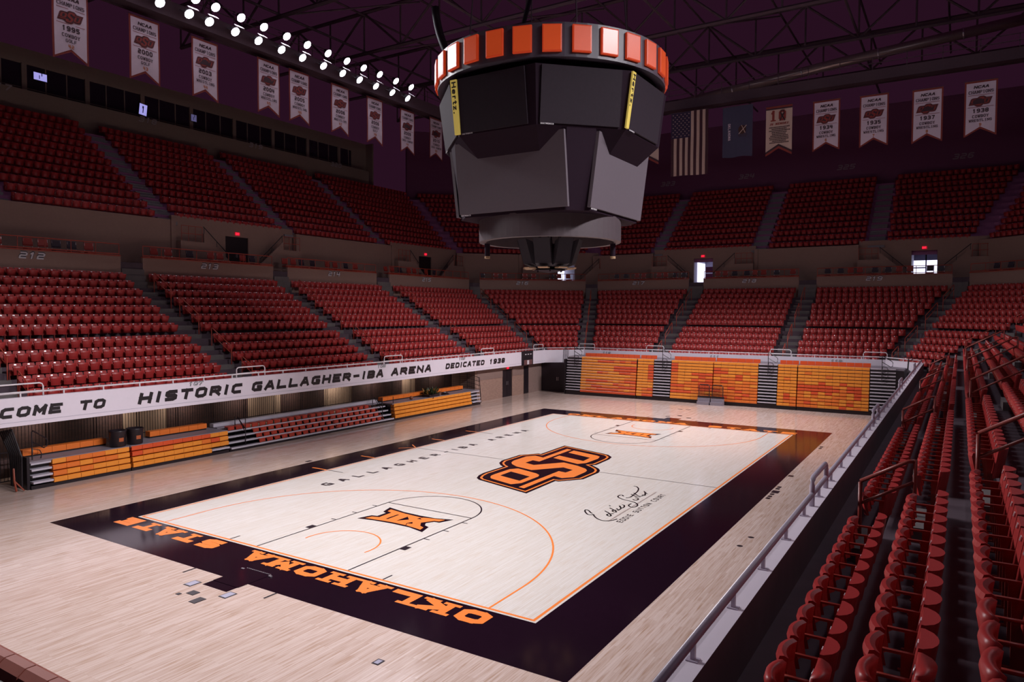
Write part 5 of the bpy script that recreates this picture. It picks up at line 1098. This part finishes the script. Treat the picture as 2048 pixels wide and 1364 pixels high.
def memory(pos, top, lb, seed, rows):
    o = thing('memorial_banner', lb, 'banner', pos, 'cream memorial banners'); right = Vector((1, 0, 0)); fn, nrm = cloth_fn(pos, right, .02, seed); hw, H_ = .95, 3.72
    yb = lambda x: -H_+.55*(1-abs(x)/hw); b = MB(); cloth_grid(b, fn, -hw, hw, 0, lambda x: yb(x)+.32, 0, 0); b.build('cloth', M_cloth2, o)
    b = MB(); bx = [(-hw, -H_), (0, -H_+.55), (hw, -H_)]
    b.poly([[(-hw, -H_), (0, -H_+.55), (hw, -H_), (hw, -H_+.17), (0, -H_+.72), (-hw, -H_+.17)]], wrap(fn, .012), 0, .01, nrm); b.poly([[(-hw, -.14), (hw, -.14), (hw, 0), (-hw, 0)]], wrap(fn, .012), 0, .01, nrm); b.build('red_band', M_bord, o)
    b = MB(); b.poly([[(-hw, -H_+.17), (0, -H_+.72), (hw, -H_+.17), (hw, -H_+.33), (0, -H_+.88), (-hw, -H_+.33)]], wrap(fn, .012), 0, .01, nrm); b.poly([[(-hw, -.24), (hw, -.24), (hw, -.14), (-hw, -.14)]], wrap(fn, .012), 0, .01, nrm); b.build('black_band', M_btxt, o)
    b = MB(); text(b, '1', lambda x, y: fn(-.62+x, -1.12+y, .02), .42, .80, .5, .17, 0, serif=True); text(b, '0', lambda x, y: fn(-.02+x, -1.12+y, .02), .52, .80, .5, .17, 0); ctext(b, 'IN MEMORY', wrap(fn, .02), -1.42, .17, .13, .16, .04, 0, shear=.25); b.build('number_lettering', M_bred, o)
    b = MB(); R_ = [(.08, -1.05), (.16, -1.08), (.42, -.5), (.36, -.36), (.24, -.30), (.12, -.36), (.06, -.5), (.34, -1.08), (.42, -1.05), (.24, -.62), (.20, -.5), (.24, -.42), (.30, -.5)]
    b.tube([fn(*p, .03) for p in ((.06, -1.12), (.36, -.55), (.34, -.40), (.24, -.34), (.14, -.40), (.12, -.55), (.42, -1.12))], .045, 6); b.build('ribbon', M_btxt, o)
    b = MB(); rr = random.Random(seed)
    for k in range(rows):       # rows of small names too fine to read: broken dashes of ink
        y = -1.62-k*.128; L = rr.uniform(.48, .72); x = -L
        while x < L: w_ = rr.uniform(.05, .11); b.poly([[(x, y), (x+w_, y), (x+w_+.02, y+.075), (x+.02, y+.075)]], wrap(fn, .02), 0); x += w_+.022
    b.build('name_lines', M_btxt, o); hang(o, fn, -hw, hw, 0)
memory(Vector((3.4, YB, 22.42)), '10', 'cream memorial banner with a 10 and a black ribbon right of the blue flag', 2.2, 10)
memory(Vector((-7.05, YB, 22.75)), '10', 'cream memorial banner half hidden behind the scoreboard', 4.1, 7)
# national flag hung upright: canton at upper left
pos = Vector((-3.52, YB, 23.0)); o = thing('national_flag', 'large striped flag with a starred blue corner hung upright at the far end', 'flag', pos); fn, nrm = cloth_fn(pos, Vector((1, 0, 0)), .035, .7); w_, H_ = 3.05, 5.1; hw = w_/2
M_fr = mat('flag_red', (.05, .012, .022), .85); M_fw = mat('flag_white', (.50, .35, .30), .85); M_fb = mat('flag_blue', (.028, .014, .05), .85)
sw = w_/13; b = MB(); c_ = MB()
for i in range(13):
    x0 = -hw+i*sw; top = -2.05 if i < 7 else 0
    cloth_grid((b if i % 2 == 0 else c_), fn, x0, x0+sw, top, lambda x: -H_-.04*math.sin(x*2), 0, 0, 2, 40)
b.build('red_stripes', M_fr, o); c_.build('white_stripes', M_fw, o); b = MB(); cloth_grid(b, fn, -hw, -hw+sw*7, 0, lambda x: -2.05, 0, .002, 8, 12); ct = b.build('canton', M_fb, o); b = MB()
for r in range(9):      # fifty stars, hung upright: eleven down, nine across
    for q in range(6 if r % 2 == 0 else 5):
        x = -hw+sw*7*(r+1)/10; y = -2.05*((q*2+1+(r % 2))/12); P = []
        for k in range(10): a = PI/2+k*PI/5; rr_ = .062 if k % 2 == 0 else .026; P.append((x+rr_*math.cos(a), y+rr_*math.sin(a)))
        b.poly([P], wrap(fn, .015), 0)
b.build('stars', M_fw, ct); hang(o, fn, -hw, hw, .0)
pos = Vector((.30, YB, 22.85)); o = thing('state_flag', 'blue flag with sideways white word and dark round emblem at the far end', 'flag', pos); fn, nrm = cloth_fn(pos, Vector((1, 0, 0)), .04, 1.9)
b = MB(); cloth_grid(b, fn, -1.15, 1.15, 0, lambda x: -3.9+.04*math.sin(x*4), 0, 0); b.build('cloth', mat('sky_blue_cloth', (.052, .048, .095), .85), o)
b = MB(); text(b, 'OKLAHOMA', lambda x, y: fn(-.72+y, -1.3-x, .02), .13, .20, .165, .038, 0); b.build('lettering', M_cloth, o)
b = MB(); b.poly([[(.38+.30*math.cos(a*PI/10), -1.85+.34*math.sin(a*PI/10)) for a in range(20)]], wrap(fn, .015), 0); 
for a in range(9): x = .38-.3+.075*a; b.poly([[(x, -2.32-.1*(a % 2)), (x+.035, -2.32-.1*(a % 2)), (x+.02, -2.05)]], wrap(fn, .017), 0)
b.build('emblem', mat('shield_brown', (.06, .02, .018), .8), o); b = MB(); b.poly([[(.1, -2.15), (.14, -2.18), (.72, -1.55), (.68, -1.52)]], wrap(fn, .022), 0); b.poly([[(.30, -1.5), (.34, -1.5), (.62, -2.1), (.58, -2.12)]], wrap(fn, .022), 0); b.build('crossed_staves', M_cloth2, o); hang(o, fn, -1.15, 1.15, 0)

# ================================================================== FLOODLIGHTS
M_house = mat('floodlight_housing', (.03, .022, .03), .5)
hs = MB(); hs.lathe([(.02, -.34), (.14, -.34), (.22, -.12), (.31, .0), (.31, .05), (.28, .05), (.27, .0)], 20); HOUSE = hs.mesh('housing', M_house, True)
ls = MB(); ls.lathe([(.0, .025), (.275, .02)], 20); LENS = ls.mesh('lens', M_lens)
vs = MB(); vs.obox((-.32, .42, .02), (.64, 0, 0), (0, .03, 0), (0, .02, .26)); VIS = vs.mesh('visor', [mat('visor_white', (.7, .66, .75), .4)])
yk = MB(); yk.tube([(-.34, 0, -.05), (-.34, -.1, -.45), (.34, -.1, -.45), (.34, 0, -.05)], .02, 5); YOKE = yk.mesh('yoke', M_house)
def flood(p, aim, lb, grp, visor, watts=FLOOD_W):
    d = (Vector(aim)-Vector(p)).normalized(); o = thing('floodlight', lb, 'floodlight', p, grp); z = d; x = Vector((0, 0, 1)).cross(z).normalized(); y = z.cross(x)
    o.rotation_euler = Matrix(((x.x, y.x, z.x), (x.y, y.y, z.y), (x.z, y.z, z.z))).to_euler()
    for nm, me in (('housing', HOUSE), ('lens', LENS), ('yoke', YOKE))+((('visor', VIS),) if visor else ()):
        c = bpy.data.objects.new(nm, me); C.objects.link(c); c.parent = o
    ld = bpy.data.lights.new('flood_beam', 'SPOT'); ld.energy = watts; ld.spot_size = math.radians(56); ld.spot_blend = 1.0; ld.shadow_soft_size = .25; ld.color = (1.0, .955, .99)
    lo = bpy.data.objects.new('flood_beam', ld); C.objects.link(lo); lo.parent = o; lo.location = (0, 0, .1); lo.rotation_euler = (PI, 0, 0)
XL = -24.0
YLOW = [-4.72, -2.92, -1.08, .28, 2.13, 3.90, 5.79, 7.61, 9.56, 11.45, 13.22, 15.03, 16.95, 18.85]
k = 0
for i in range(-7, 14):
    y = YLOW[i] if i >= 0 else YLOW[0]+1.85*i
    seen = i >= 0
    for row, z, dy in (('upper', 25.53, .45), ('lower', 24.50, 0)):
        vis_ = in_view((XL, y+dy, z), 1.0)
        pos_ = ORD[[j for j in range(0, 14)].index(i)] if seen else ORD[-i-1]
        lb = ('lit floodlight in the %s row on the left catwalk, %s from the left' if seen else 'lit floodlight, %s left row, %s nearer than those in view') % (row, pos_)
        flood((XL, y+dy, z), (4.5+(1.0 if row == 'upper' else -1.0), y*1.25, 0), lb, 'floodlights on the left catwalk', row == 'lower', FLOOD_W*(.58+.055*abs(y)))
XR = 22.4
for i in range(21):
    y = -17.5+1.85*i
    for row, z in (('upper', 25.5), ('lower', 24.5)):
        flood((XR, y, z), (-6.0, y*1.25, 0), 'lit floodlight of the %s row on the right catwalk, %s from the near end' % (row, ORD[i]), 'floodlights on the right catwalk', False, FLOOD_W*(.58+.055*abs(y))*.85)
